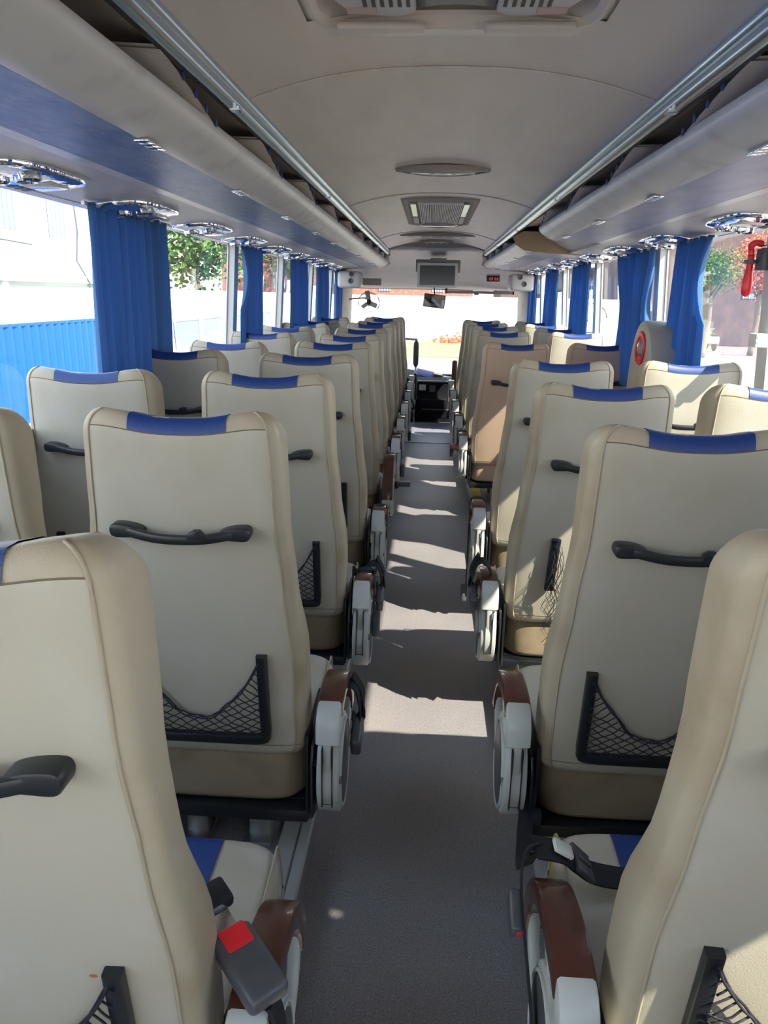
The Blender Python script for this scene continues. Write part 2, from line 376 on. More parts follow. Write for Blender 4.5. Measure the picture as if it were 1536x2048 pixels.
# front dome above the windscreen
def front_dome():
    m = MB(); prof = [(8.15, 0.545), (8.16, 0.50), (8.6, 0.47), (9.1, 0.40), (9.5, 0.28), (9.8, 0.16), (10.0, 0.10), (10.2, 0.085)]
    P = []
    for y, z in prof:
        row = []
        for i in range(21):
            u = -1 + i / 10; row.append(Vector((XC + u * 1.2, y - 0.25 * abs(u) ** 3 * (y > 8.2), Z(z - 0.05 * abs(u) ** 2 * (z > 0.2)))))
        P.append(row)
    m.grid(P); struct(m.build('wall_front', [M['panel']], smooth=True))
    # bowed lip where the headliner ends, its dark colour painting the shaded gap
    t = MB(); xs = [XC + 0.5 * (-1 + 2 * i / 20) for i in range(21)]
    rows = [[], [], []]
    for x in xs:
        u = (x - XC) / 0.5; d = 0.045 * max(0, 1 - (u / 0.72) ** 2)
        rows[0].append(Vector((x, 8.1, ceil_z(x) + 0.002))); rows[1].append(Vector((x, 8.11, ceil_z(x) - 0.012 - d))); rows[2].append(Vector((x, 8.17, ceil_z(x) - 0.012 - d)))
    t.grid(rows); struct(t.build('trim_55', [M['divider']], smooth=True))
    # lower front: windscreen, pillars, cowl
    c = MB()
    for s in (-1, 1):
        x0 = XC + s * 1.10; x1 = XC + s * 1.22
        P = [[Vector((lerp(XC + s * 1.085, XC + s * 1.13, k / 6), 10.2, Z(lerp(0.12, -1.0, k / 6)))), Vector((XC + s * 1.20, 9.75, Z(lerp(0.12, -1.0, k / 6)))), Vector((XC + s * 1.27, 9.70, Z(lerp(0.12, -1.0, k / 6))))] for k in range(7)]
        c.grid(P)
    struct(c.build('trim_56', [M['leather_tan']], smooth=True))
    c = MB(); c.box(-1.28, 1.33, 10.16, 10.28, -0.6, Z(-1.02)); c.box(-1.2, 1.25, 10.18, 10.3, Z(0.08), Z(0.6))
    struct(c.build('wall_front', [M['dash']]))
    g = MB(); g.add([(-1.1, 10.27, Z(-1.02)), (1.15, 10.27, Z(-1.02)), (1.15, 10.22, Z(0.09)), (-1.1, 10.22, Z(0.09))], [(0, 1, 2, 3)])
    struct(g.build('window_21', [M['glass']]))
front_dome()

# ------------------------------------------------------------------ luggage racks
# profile: distance from the centre line, eye-relative height
SOFF = [(0.905, 0.300), (1.23, 0.274)]
def rack(side, y0, y1, name, label, blue, cap0=False, cap1=False, div_y=()):
    X = lambda d: XC + side * d
    root = empty(name, (X(0.8), y0, Z(0.31)), label, 'luggage rack')
    O = Vector((X(0.8), y0, Z(0.31)))
    def done(mb, nm, mt, sm=False, parent=root, label=None):
        mb.v = [tuple(Vector(p) - O) for p in mb.v]; return mb.build(nm, mt, parent, sm, label)
    # moulded lip and tray
    lip = [(0.655, 0.3065), (0.640, 0.3085), (0.615, 0.316), (0.590, 0.328), (0.566, 0.343), (0.553, 0.358), (0.549, 0.371), (0.553, 0.381), (0.563, 0.385), (0.575, 0.380), (0.60, 0.350), (0.66, 0.332), (0.95, 0.325), (1.198, 0.33), (1.198, 0.315), (0.90, 0.312), (0.66, 0.315)]
    m = MB(); m.prism([(X(d), Z(z)) for d, z in lip], y0, y1, 'y'); done(m, 'tray', M['rack'], 40)
    m = MB(); m.prism([(X(d), Z(z)) for d, z in [(0.656, 0.3065), (0.870, 0.3005), (0.870, 0.311), (0.66, 0.314)]], y0 + 0.002, y1 - 0.002, 'y'); done(m, 'underside_panel', M[blue], label='marbled blue underside panel' if blue == 'rack_blue' else 'marbled lilac underside panel')
    m = MB(); m.prism([(X(d), Z(z)) for d, z in [(0.871, 0.300), (0.905, 0.297), (0.912, 0.302), (0.90, 0.311), (0.871, 0.311)]], y0, y1, 'y'); done(m, 'lower_moulding', M['rack'])
    # chrome clips
    y = 1.73 - 0.79 * 3
    while y < y1 - 0.05:
        if y > y0 + 0.05:
            m = MB()
            for k in range(3): m.bbox(min(X(0.632), X(0.664)), max(X(0.632), X(0.664)), y - 0.055 + k * 0.037, y - 0.055 + k * 0.037 + 0.034, Z(0.3005), Z(0.3065), 0.0015)
            done(m, 'clip', M['chrome'], 30)
        y += 0.79
    for yy in div_y:
        if not (y0 + 0.05 < yy < y1 - 0.5): continue
        m = MB(); P = []
        for k in range(9):
            t = k / 8; a = (lerp(0.520, 0.556, t), yy + 0.52 * t, 0.412 - 0.042 * t + 0.006 * math.sin(math.pi * t))
            wd = lerp(0.30, 0.12, t)
            P.append([Vector((X(a[0] + q * wd), a[1] - 0.10 * q, Z(a[2] - 0.01 * q))) for q in (0, 0.33, 0.66, 1)])
        P2 = [[p + Vector((0, 0.012, -0.004)) for p in r_] for r_ in P]
        m.grid(P); m.grid(P2, flip=True)
        m.grid([[r_[0] for r_ in P], [r_[0] for r_ in P2]])
        dv = done(m, 'divider', M['divider_strap'], True)
        for k in range(4):
            m = MB(); t = 0.3 + 0.19 * k; c = Vector((X(lerp(0.520, 0.556, t) - 0.004), yy + 0.52 * t, Z(0.412 - 0.042 * t + 0.004)))
            m.lathe([(0.009, 0), (0.009, 0.003)], 10, M=Matrix.Translation(c) @ Matrix.Rotation(-side * math.pi / 2, 4, 'Y'))
            done(m, 'dot', M['blue_leather'], parent=dv)
    for flag, yy, s in ((cap0, y0, -1), (cap1, y1, 1)):
        if not flag: continue
        capp = [(0.515, 0.405), (0.54, 0.35), (0.60, 0.315), (0.80, 0.296), (0.97, 0.292), (1.01, 0.30), (1.02, 0.33), (0.95, 0.39), (0.75, 0.44), (0.58, 0.44)]
        m = MB(); a, b = (yy - 0.03, yy - 0.002) if s < 0 else (yy + 0.002, yy + 0.03)
        m.prism([(X(d), Z(z)) for d, z in capp], a, b, 'y', r=0.004); done(m, 'end_cap', M['cap'] if flag == 'tan' else M['rack'], label='tan end cap' if flag == 'tan' else None)
    # upper lining between rail and roof
    m = MB(); m.grid([[Vector((X(d), yy, Z(z))) for yy in (y0, y1)] for d, z in ((0.515, 0.425), (0.60, 0.438), (0.80, 0.44), (1.15, 0.40), (1.198, 0.335))], flip=side > 0)
    done(m, 'lining', M['rack_in'], True)
    return root
DIV = [1.44 - 0.79 * 3 + 0.79 * k for k in range(14)]
rack(-1, YR + 0.01, 9.15, 'luggage_rack', 'long overhead luggage rack with blue underside over the left seats', 'rack_blue', cap1=True, div_y=DIV)
rack(1, YR + 0.01, 4.42, 'luggage_rack', 'near overhead luggage rack with pale underside over the right rear seats', 'rack_lilac', div_y=[d + 0.06 for d in DIV])
rack(1, 5.50, 9.15, 'luggage_rack', 'far right overhead luggage rack with flat tan end cap facing the camera', 'rack_lilac', cap0='tan', cap1=True, div_y=[d + 0.02 for d in DIV])
# soffits that carry the air outlets
for s, nm in ((-1, 'trim_60'), (1, 'trim_61')):
    m = MB(); m.prism([(XC + s * d, Z(z)) for d, z in [(0.908, 0.3005), (0.96, 0.297), (1.203, 0.2745), (1.203, 0.314), (0.908, 0.33)]], YR + 0.01, 9.5, 'y')
    struct(m.build(nm, [M['panel']]))
# bay lining above the door gap on the right
m = MB(); m.prism([(XC + d, Z(z)) for d, z in [(0.72, 0.405), (0.91, 0.315), (0.91, 0.34), (0.74, 0.42)]], 4.43, 5.46, 'y'); struct(m.build('trim_62', [M['panel']]))

def handrail(side, label):
    X = lambda d: XC + side * d
    root = empty('handrail', (X(0.5), YR + .02, Z(0.43)), label, 'handrail')
    O = Vector((X(0.5), YR + .02, Z(0.43)))
    m = MB(); n = 20; c = (0.498, 0.434)
    prof = [(0.520, 0.412), (0.510, 0.407), (0.500, 0.409), (0.4905, 0.417), (0.4885, 0.4275), (0.494, 0.436), (0.499, 0.4395), (0.493, 0.4445), (0.489, 0.4525), (0.492, 0.4600), (0.505, 0.468), (0.53, 0.468)]
    sp = spline([(a, b, 0) for a, b in prof], 3)
    m.prism([(X(p.x), Z(p.y)) for p in sp], YR + .02, 8.12, 'y')
    m.v = [tuple(Vector(p) - O) for p in m.v]; m.build('rail_profile', M['rail'], root, 50)
    m = MB(); m.prism([(X(d), Z(z)) for d, z in [(0.512, 0.4075), (0.524, 0.409), (0.524, 0.425), (0.512, 0.425)]], YR + .02, 8.12, 'y')
    m.v = [tuple(Vector(p) - O) for p in m.v]; m.build('rubber_edge', M['rubber'], root)
    y = 0.3
    while y < 8:
        m = MB(); m.bbox(min(X(0.486), X(0.512)), max(X(0.486), X(0.512)), y, y + 0.03, Z(0.405), Z(0.415), 0.002)
        m.v = [tuple(Vector(p) - O) for p in m.v]; m.build('bracket', M['chrome'], root); y += 1.58
handrail(-1, 'long polished metal handrail along the ceiling above the left rack')
handrail(1, 'long polished metal handrail along the ceiling above the right racks')

# ------------------------------------------------------------------ chrome service panels under the racks
def outlet_proto():
    root = empty('air_outlet_panel', (0, 0, 0))
    # local: +x towards the aisle, y forward, hangs below z=0
    out = [(-0.10, -0.17), (-0.105, 0.02), (-0.095, 0.13), (-0.06, 0.19), (0.0, 0.215), (0.055, 0.20), (0.09, 0.15), (0.10, 0.05), (0.095, -0.08), (0.075, -0.16), (0.03, -0.20), (-0.05, -0.205)]
    o2 = [(p.x, p.y) for p in spline([(a, b, 0) for a, b in out], 4, True)]
    m = MB(); rings = []
    for sc, z in ((1.0, 0.0), (1.0, -0.008), (0.97, -0.014), (0.93, -0.011), (0.90, -0.013), (0.6, -0.022), (0.25, -0.024)):
        rings.append([Vector((x * sc, y * sc, z)) for x, y in o2])
    m.grid(rings, close_v=True, flip=True); n = len(o2); k = len(m.v) - n; m.f.append(tuple(range(k, k + n))[::-1]); m.mi.append(0)
    base = m.build('panel', M['chrome_wavy'], root, 50)
    for (x, y) in ((-0.045, -0.075), (0.035, -0.065)):
        m = MB(); Mx = Matrix.Translation((x, y, -0.018))
        m.lathe([(0.034, 0), (0.034, -0.012), (0.029, -0.016), (0.026, -0.010), (0.012, -0.008), (0.006, -0.014), (0.001, -0.014)], 20, M=Mx)
        nz = m.build('air_nozzle', M['chrome'], root, 40)
        m = MB()
        for a in range(6):
            an = a * math.pi / 3; m.box(0.006, 0.027, -0.0015, 0.0015, -0.014, -0.009, M=Mx @ Matrix.Rotation(an, 4, 'Z'))
        m.build('vane', M['dark_grey'], nz)
    m = MB(); m.bbox(-0.03, 0.05, 0.02, 0.13, -0.028, -0.019, 0.004); m.build('reading_lamp', M['clear'], root, 40)
    m = MB()
    for k in range(3): m.bbox(-0.075, -0.045, 0.03 + 0.035 * k, 0.055 + 0.035 * k, -0.024, -0.017, 0.002)
    m.build('button', M['dark_grey'], root, 40)
    return root
ol = outlet_proto(); first = True
lefts = [2.02 - 0.79 + 0.79 * k for k in range(10)]
rights = [1.30, 2.12, 2.95, 3.9, 4.72, 5.5, 6.28, 7.05, 7.85, 8.6]
ordn = ['nearest', 'second', 'third', 'fourth', 'fifth', 'sixth', 'seventh', 'eighth', 'ninth', 'farthest']
for s, arr in ((-1, lefts), (1, rights)):
    vis = [y for y in arr if y > (1.6 if s < 0 else 2.5)]
    for i, y in enumerate(vis):
        o = ol if first else copy_tree(ol); first = False
        d = 1.085; z = lerp(0.297, 0.272, (d - 0.96) / 0.275)
        o.location = (XC + s * d, y, Z(z) - 0.0005); o.rotation_euler = (0, s * 0.09, 0) if s < 0 else (0, 0.09 , math.pi)
        if s < 0: o.rotation_euler = (0, -0.09, 0)
        o.rotation_euler = (0, -0.09, 0) if s < 0 else (0, -0.09, math.pi)
        prop(o, 'chrome air and reading lamp panel under the %s rack, %s from the camera' % ('left' if s < 0 else 'right', ordn[i] if i < 9 else 'tenth'), 'air outlet panel', 'chrome panels under the %s rack' % ('left' if s < 0 else 'right'))

# ------------------------------------------------------------------ seats
ZB, ZT = 0.29, 1.108            # backrest bottom/top above the platform
def prof_w(v): return interp([(0, 0.226), (0.08, 0.236), (0.32, 0.238), (0.55, 0.222), (0.75, 0.206), (1, 0.200)], v)
def prof_r(v): return 0.085 * (1 - v) ** 1.1 - 0.012 * math.sin(math.pi * v)
def prof_t(v): return interp([(0, 0.10), (0.15, 0.13), (0.35, 0.125), (0.58, 0.085), (0.80, 0.12), (0.93, 0.13), (1, 0.115)], v)
def sgnpow(a, p): return math.copysign(abs(a) ** p, a)
def back_pt(u, v, off=0.0):
    """u angle (270 deg = rear centre), v 0..1 with rounded ends"""
    hgt = ZT - ZB
    rt, rb = 0.048, 0.03
    z = v * hgt; inset_x = inset_y = 0
    # rounded top / bottom: remap last part
    zt = hgt - z
    if zt < rt: q = 1 - zt / rt; inset_x = 0.045 * (1 - math.sqrt(max(0, 1 - q * q))); inset_y = 0.028 * (1 - math.sqrt(max(0, 1 - q * q)))
    if z < rb: q = 1 - z / rb; inset_x = 0.03 * (1 - math.sqrt(max(0, 1 - q * q))); inset_y = 0.02 * (1 - math.sqrt(max(0, 1 - q * q)))
    wv = prof_w(v) - inset_x + off; t = prof_t(v); yr = prof_r(v) + inset_y - off; yf = prof_r(v) + t - inset_y + off
    c, s = math.cos(u), math.sin(u); n = 2 / 5.5
    x = wv * sgnpow(c, n); y = (yr + yf) / 2 + (yf - yr) / 2 * sgnpow(s, n)
    # hollow rear panel towards sides is slightly convex
    zz = ZB + z
    k = max(0, (v - 0.6) / 0.4) ** 2; a = min(1, abs(x) / 0.2)
    zz += k * (0.020 * math.sin(min(a, 0.85) / 0.85 * math.pi / 2) ** 3 - 0.007 * max(0, (a - 0.85) / 0.15) ** 2 - 0.008)
    zz -= k * 0.22 * max(0.0, y - prof_r(v))
    if v > 0.999: zz += off
    return Vector((x, y, zz))
NU = 56
def vsamples():
    a = [0, 0.004, 0.012, 0.024, 0.037]; b = [0.06 + i * 0.05 for i in range(18)]; c = [0.942, 0.955, 0.967, 0.978, 0.987, 0.993, 0.9975, 1.0]
    return a + [q for q in b if q < 0.935] + c
def usamples():
    # denser near corners
    out = []
    for k in range(NU):
        out.append(2 * math.pi * k / NU + 0.0001)
    return out
def backrest_mesh(name, wrinkle=0):
    m = MB(); vs_ = vsamples(); us = usamples()
    P = [[back_pt(u, v) for u in us] for v in vs_]
    if wrinkle:
        rnd = random.Random(wrinkle)
        for i, v in enumerate(vs_):
            for j, u in enumerate(us):
                p = P[i][j]
                if v < 0.32 and p.y < prof_r(v) + 0.02 and abs(p.x) > 0.15:
                    p.y -= 0.004 * math.sin(p.z * 130 + p.x * 40) * (abs(p.x) - 0.15) / 0.08 * min(1, v * 12) * (1 - v / 0.32) * 1.6
    m.grid(P, close_v=True)
    n = len(us); base = 0
    # top fill: rings shrinking to a centre line
    last = P[-1]; c = sum(last, Vector()) / n; rows = [last]
    for q in (0.75, 0.5, 0.25):
        rows.append([Vector((p.x * q if True else 0, c.y + (p.y - c.y) * q, 0)) for p in last])
    for row, q in zip(rows[1:], (0.75, 0.5, 0.25)):
        for p in row:
            a = min(1, abs(p.x) / 0.2); p.z = ZT - 0.008 + 0.020 * math.sin(min(a, 0.85) / 0.85 * math.pi / 2) ** 3 + 0.001 - 0.22 * max(0.0, p.y)
    m.grid(rows, close_v=True)
    nn = len(m.v); m.f.append(tuple(range(nn - n, nn))); m.mi.append(0)
    m.f.append(tuple(range(n))[::-1]); m.mi.append(0)
    # side gussets get the worn tan leather
    rtop = vs_.index(0.955)
    for i, f in enumerate(m.f):
        if len(f) == 4:
            xm = sum(abs(m.v[j][0]) for j in f) / 4; zs = sum(m.v[j][2] for j in f) / 4; v = (zs - ZB) / (ZT - ZB)
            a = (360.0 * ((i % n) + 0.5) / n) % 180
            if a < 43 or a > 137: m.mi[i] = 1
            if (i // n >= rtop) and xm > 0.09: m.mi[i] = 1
    return m
def band_mesh(off=0.0018):
    m = MB(); P = []
    path = [(270, v) for v in (0.958, 0.962, 0.967, 0.978, 0.987, 0.993, 0.9975)] + [('top', q) for q in (0.15, 0.35, 0.55, 0.75, 0.9)] + [(90, v) for v in (0.9975, 0.993, 0.987, 0.975, 0.96, 0.9, 0.8, 0.7)]
    for a, q in path:
        row = []
        for k in range(9):
            x = -0.098 + 0.196 * k / 8
            if a == 'top':
                yr = back_pt(math.radians(270), 1.0).y; yf = back_pt(math.radians(90), 1.0).y
                al = abs(x) / 0.2; row.append(Vector((x, lerp(yr, yf, q), ZT - 0.008 + 0.020 * math.sin(al / 0.85 * math.pi / 2) ** 3 + off + 0.0012 - 0.22 * max(0.0, lerp(yr, yf, q)))))
            else:
                # find u with given x on rear/front
                v = q; p0 = back_pt(math.radians(a), v); wv = abs(back_pt(0.0001, v).x)
                c = math.copysign((abs(x) / wv) ** (5.5 / 2), x) if x else 0.0
                s = math.sqrt(max(0, 1 - c * c)) * (-1 if a == 270 else 1); u = math.atan2(s, c)
                p = back_pt(u, v, 0); p.y += off * (-1 if a == 270 else 1)
                if v > 0.985: p.z += off * 0.9
                row.append(p)
        P.append(row)
    m.grid(P, flip=True); return m
def piping_mesh(sx):
    m = MB()
    for sx in (sx,):
        pts = []
        for v in [0.02, 0.037, 0.06] + [0.1 + 0.05 * k for k in range(17)] + [0.93, 0.95, 0.967, 0.98, 0.99, 0.997]:
            p = back_pt(math.radians(270 + sx * 47), v); pts.append(p + Vector((sx * 0.0004, -0.0006, 0)))
        m.tube(pts, 0.0026, 5)
        pts2 = [pts[-1]]
        for v in (0.997, 0.99, 0.975, 0.95, 0.9, 0.8, 0.7, 0.6, 0.5, 0.4, 0.3): pts2.append(back_pt(math.radians(90 - sx * 47), v))
        m.tube(pts2, 0.0024, 5)
    return m
def seam_mesh(rows):
    m = MB()
    for v, xr in rows:
        pts = []
        for k in range(31):
            x = -xr + 2 * xr * k / 30; wv = abs(back_pt(0.0001, v).x); c = math.copysign((abs(x) / wv) ** 2.75, x) if x else 0
            u = math.atan2(-math.sqrt(max(0, 1 - c * c)), c); p = back_pt(u, v); p.y -= 0.0002; pts.append(p)
        # stitches as short dashes
        m.tube(pts, 0.0012, 4)
    return m
def rear_y(z):      # rear surface y at height above platform
    v = (z - ZB) / (ZT - ZB); return prof_r(max(0, min(1, v)))
def handle_mesh():
    m = MB(); z0 = 0.868; y0 = rear_y(z0)
    pts = [(-0.128, y0 - 0.016, z0 + 0.006), (-0.10, y0 - 0.026, z0), (-0.05, y0 - 0.034, z0 - 0.008), (0, y0 - 0.036, z0 - 0.010), (0.05, y0 - 0.034, z0 - 0.008), (0.10, y0 - 0.026, z0), (0.128, y0 - 0.016, z0 + 0.006)]
    m.sweep(spline(pts, 4), rp(0.016, 0.020, 0.35))
    for s in (-1, 1):
        m.prism([(p.x, p.y) for p in spline([(s * 0.142, z0 - 0.005, 0), (s * 0.143, z0 + 0.008, 0), (s * 0.134, z0 + 0.016, 0), (s * 0.105, z0 + 0.014, 0), (s * 0.080, z0 + 0.005, 0), (s * 0.080, z0 - 0.009, 0), (s * 0.110, z0 - 0.012, 0), (s * 0.134, z0 - 0.012, 0)], 4, True)], y0 - 0.032, y0 + 0.004, 'y', r=0.005)
    m.prism([(0.018, z0 - 0.006), (0.022, z0 + 0.006), (0.032, z0 + 0.012), (0.044, z0 + 0.012), (0.052, z0 + 0.004), (0.056, z0 - 0.006)], y0 - 0.046, y0 - 0.026, 'y', r=0.003)
    return m
PX, PZ0, PZ1 = 0.147, 0.352, 0.578
def pocket_mesh():
    m = MB(); n = 6
    pts = [(-PX, rear_y(PZ1) - 0.006, PZ1), (-PX, rear_y(PZ0 + .08) - 0.008, PZ0 + 0.08), (-PX + 0.002, rear_y(PZ0) - 0.008, PZ0 + 0.016), (-PX + 0.018, rear_y(PZ0) - 0.008, PZ0), (0, rear_y(PZ0) - 0.009, PZ0 - 0.001),
           (PX - 0.018, rear_y(PZ0) - 0.008, PZ0), (PX - 0.002, rear_y(PZ0) - 0.008, PZ0 + 0.016), (PX, rear_y(PZ0 + .08) - 0.008, PZ0 + 0.08), (PX, rear_y(PZ1) - 0.006, PZ1)]
    m.sweep(spline(pts, 5), rp(0.024, 0.018, 0.25), up=(0, 1, 0))
    for s in (-1, 1): m.lathe([(0.004, 0), (0.004, 0.003), (0.001, 0.0035)], 8, M=Matrix.Translation((s * PX, rear_y(PZ1) - 0.014, PZ1 - 0.02)) @ Matrix.Rotation(math.pi / 2, 4, 'X'))
    return m
def net_mesh(sag=0.155, seed=1):
    m = MB(); rnd = random.Random(seed); xi = PX - 0.006
    top = lambda x: PZ1 - 0.012 - sag * (1 - (abs(x) / xi) ** 1.9)
    bot = PZ0 + 0.006
    def pt(x, t):
        x = max(-xi, min(xi, x)); z = lerp(bot, top(x), t)
        return Vector((x + 0.0025 * math.sin(t * 13 + x * 60), rear_y(z) - 0.012 - 0.010 * math.sin(math.pi * min(1, t + 0.2)), z + 0.002 * math.sin(x * 90 + t * 9)))
    for dz in (0, 0.006):
        m.sweep([pt(-xi + 2 * xi * k / 26, 1) + Vector((0, -dz * 0.5, -dz * 0.7 + 0.0015 * math.sin(k * 2.1 + dz * 500))) for k in range(27)], [(0.0019, 0), (0, 0.0019), (-0.0019, 0), (0, -0.0019)])
    prof = [(0.0017, 0), (-0.0009, 0.0014), (-0.0009, -0.0014)]; du = 2 * xi / 7.5
    for fam in (-1, 1):
        for k in range(-14, 15):
            x0 = k * 0.030 + rnd.uniform(-.002, .002); pts = []
            for r in range(-1, 60):
                z = bot + r * 0.004; x = x0 + fam * ((z - bot) / 0.62 + 0.0035 * math.sin(z * 210 + k)) * 1.0
                if abs(x) <= xi + 0.003 and z <= top(x) + 0.003: pts.append(Vector((x, rear_y(z) - 0.013 - 0.008 * math.sin(math.pi * min(1, (z - bot) / max(0.02, top(x) - bot))), z)))
                elif pts: break
            if len(pts) > 2: m.sweep(pts[:-1:2] + [pts[-1]] if len(pts) > 6 else pts, prof)
    return m
def cushion():
    m = MB(); n = 40
    def ring(v):
        # v 0..1 bottom to top, superellipse in xy
        hw, y0, y1 = 0.247, 0.104, 0.565; r = 0.028; zb, zt = 0.153, 0.318
        h = zt - zb; z = v * h; ins = 0
        if h - z < r: q = 1 - (h - z) / r; ins = r * (1 - math.sqrt(max(0, 1 - q * q)))
        if z < 0.02: q = 1 - z / 0.02; ins = 0.02 * (1 - math.sqrt(max(0, 1 - q * q)))
        pts = []
        for k in range(n):
            u = 2 * math.pi * k / n + 1e-4; c, s = math.cos(u), math.sin(u)
            y = (y0 + y1) / 2 + ((y1 - y0) / 2 - ins) * sgnpow(s, 2 / 7); x = (hw - 0.030 * max(0, (0.30 - y) / 0.2) - ins) * sgnpow(c, 2 / 7)
            pts.append(Vector((x, y, zb + z + (0.012 * (y - 0.3) / 0.25 if v > 0.5 else 0))))
        return pts
    P = [ring(v) for v in (0, 0.03, 0.08, 0.13, 0.4, 0.7, 0.82, 0.88, 0.93, 0.97, 0.99, 1.0)]
    m.grid(P, close_v=True); N = len(m.v)
    last = P[-1]; c = sum(last, Vector()) / n
    rows = [last] + [[Vector((lerp(c.x, p.x, q), lerp(c.y, p.y, q), p.z * q + (1 - q) * c.z + 0.002)) for p in last] for q in (0.8, 0.5, 0.2)]
    m.grid(rows, close_v=True); N = len(m.v); m.f.append(tuple(range(N - n, N))); m.mi.append(0); m.f.append(tuple(range(n))[::-1]); m.mi.append(0)
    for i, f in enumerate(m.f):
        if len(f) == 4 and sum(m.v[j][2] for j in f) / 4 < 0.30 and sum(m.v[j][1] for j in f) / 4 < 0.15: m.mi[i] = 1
    return m
def cushion_panel():
    # blue centre strip on top and front of the cushion
    m = MB(); P = []
    pth = [(0.16, 0.3155), (0.25, 0.320), (0.35, 0.325), (0.45, 0.330), (0.53, 0.3325), (0.551, 0.326), (0.563, 0.312), (0.5675, 0.295), (0.5675, 0.25), (0.5675, 0.20)]
    for y, z in pth: P.append([Vector((x, y, z + 0.0015)) for x in (-0.128, -0.064, 0, 0.064, 0.128)])
    m.grid(P, flip=True)
    P2 = [[p + Vector((0, -0.004 if i > 5 else 0, -0.005)) for p in r_] for i, r_ in enumerate(P)]
    for e in (0, -1): m.grid([[r_[e] for r_ in P], [r_[e] for r_ in P2]], flip=(e == 0))
    return m
def cushion_piping(sx):
    m = MB()
    for sx in (sx,):
        pts = [(sx * 0.205, 0.13, 0.302), (sx * 0.220, 0.2, 0.3125), (sx * 0.233, 0.35, 0.322), (sx * 0.235, 0.48, 0.3285), (sx * 0.233, 0.530, 0.329), (sx * 0.2325, 0.550, 0.318), (sx * 0.233, 0.561, 0.295), (sx * 0.236, 0.563, 0.24), (sx * 0.236, 0.563, 0.18)]
        m.tube(spline(pts, 4), 0.0026, 5)
    return m
def frame_mesh():
    m = MB()
    m.bbox(-0.235, 0.235, 0.085, 0.13, 0.118, 0.151, 0.003); m.bbox(-0.225, 0.225, 0.13, 0.52, 0.135, 0.152, 0.003)
    for s in (-1, 1): m.bbox(s * 0.236 - 0.004, s * 0.236 + 0.004, 0.08, 0.30, 0.13, 0.36, 0.002)
    m.bbox(-0.22, 0.22, 0.46, 0.50, 0.10, 0.135, 0.003)
    return m
def leg_mesh(x):
    m = MB(); m.bbox(x - 0.028, x + 0.028, 0.16, 0.20, 0.003, 0.136, 0.004); m.bbox(x - 0.028, x + 0.028, 0.38, 0.42, 0.003, 0.136, 0.004)
    m.bbox(x - 0.034, x + 0.034, 0.13, 0.45, 0.0, 0.014, 0.004); return m
def bracket_mesh(s):
    m = MB(); x = s * 0.248
    m.prism([(0.05, 0.16), (0.05, 0.30), (0.075, 0.34), (0.12, 0.34), (0.15, 0.27), (0.20, 0.22), (0.20, 0.15), (0.12, 0.13)], min(x, x + s * 0.006), max(x, x + s * 0.006), 'x', r=0.001)
    for (y, z) in ((0.08, 0.29), (0.12, 0.22), (0.08, 0.19)):
        m.lathe([(0.009, -0.004), (0.009, 0.010), (0.004, 0.012), (0.004, 0.016)], 6, M=Matrix.Translation((x + s * 0.004, y, z)) @ Matrix.Rotation(s * math.pi / 2, 4, 'Y'))
    return m

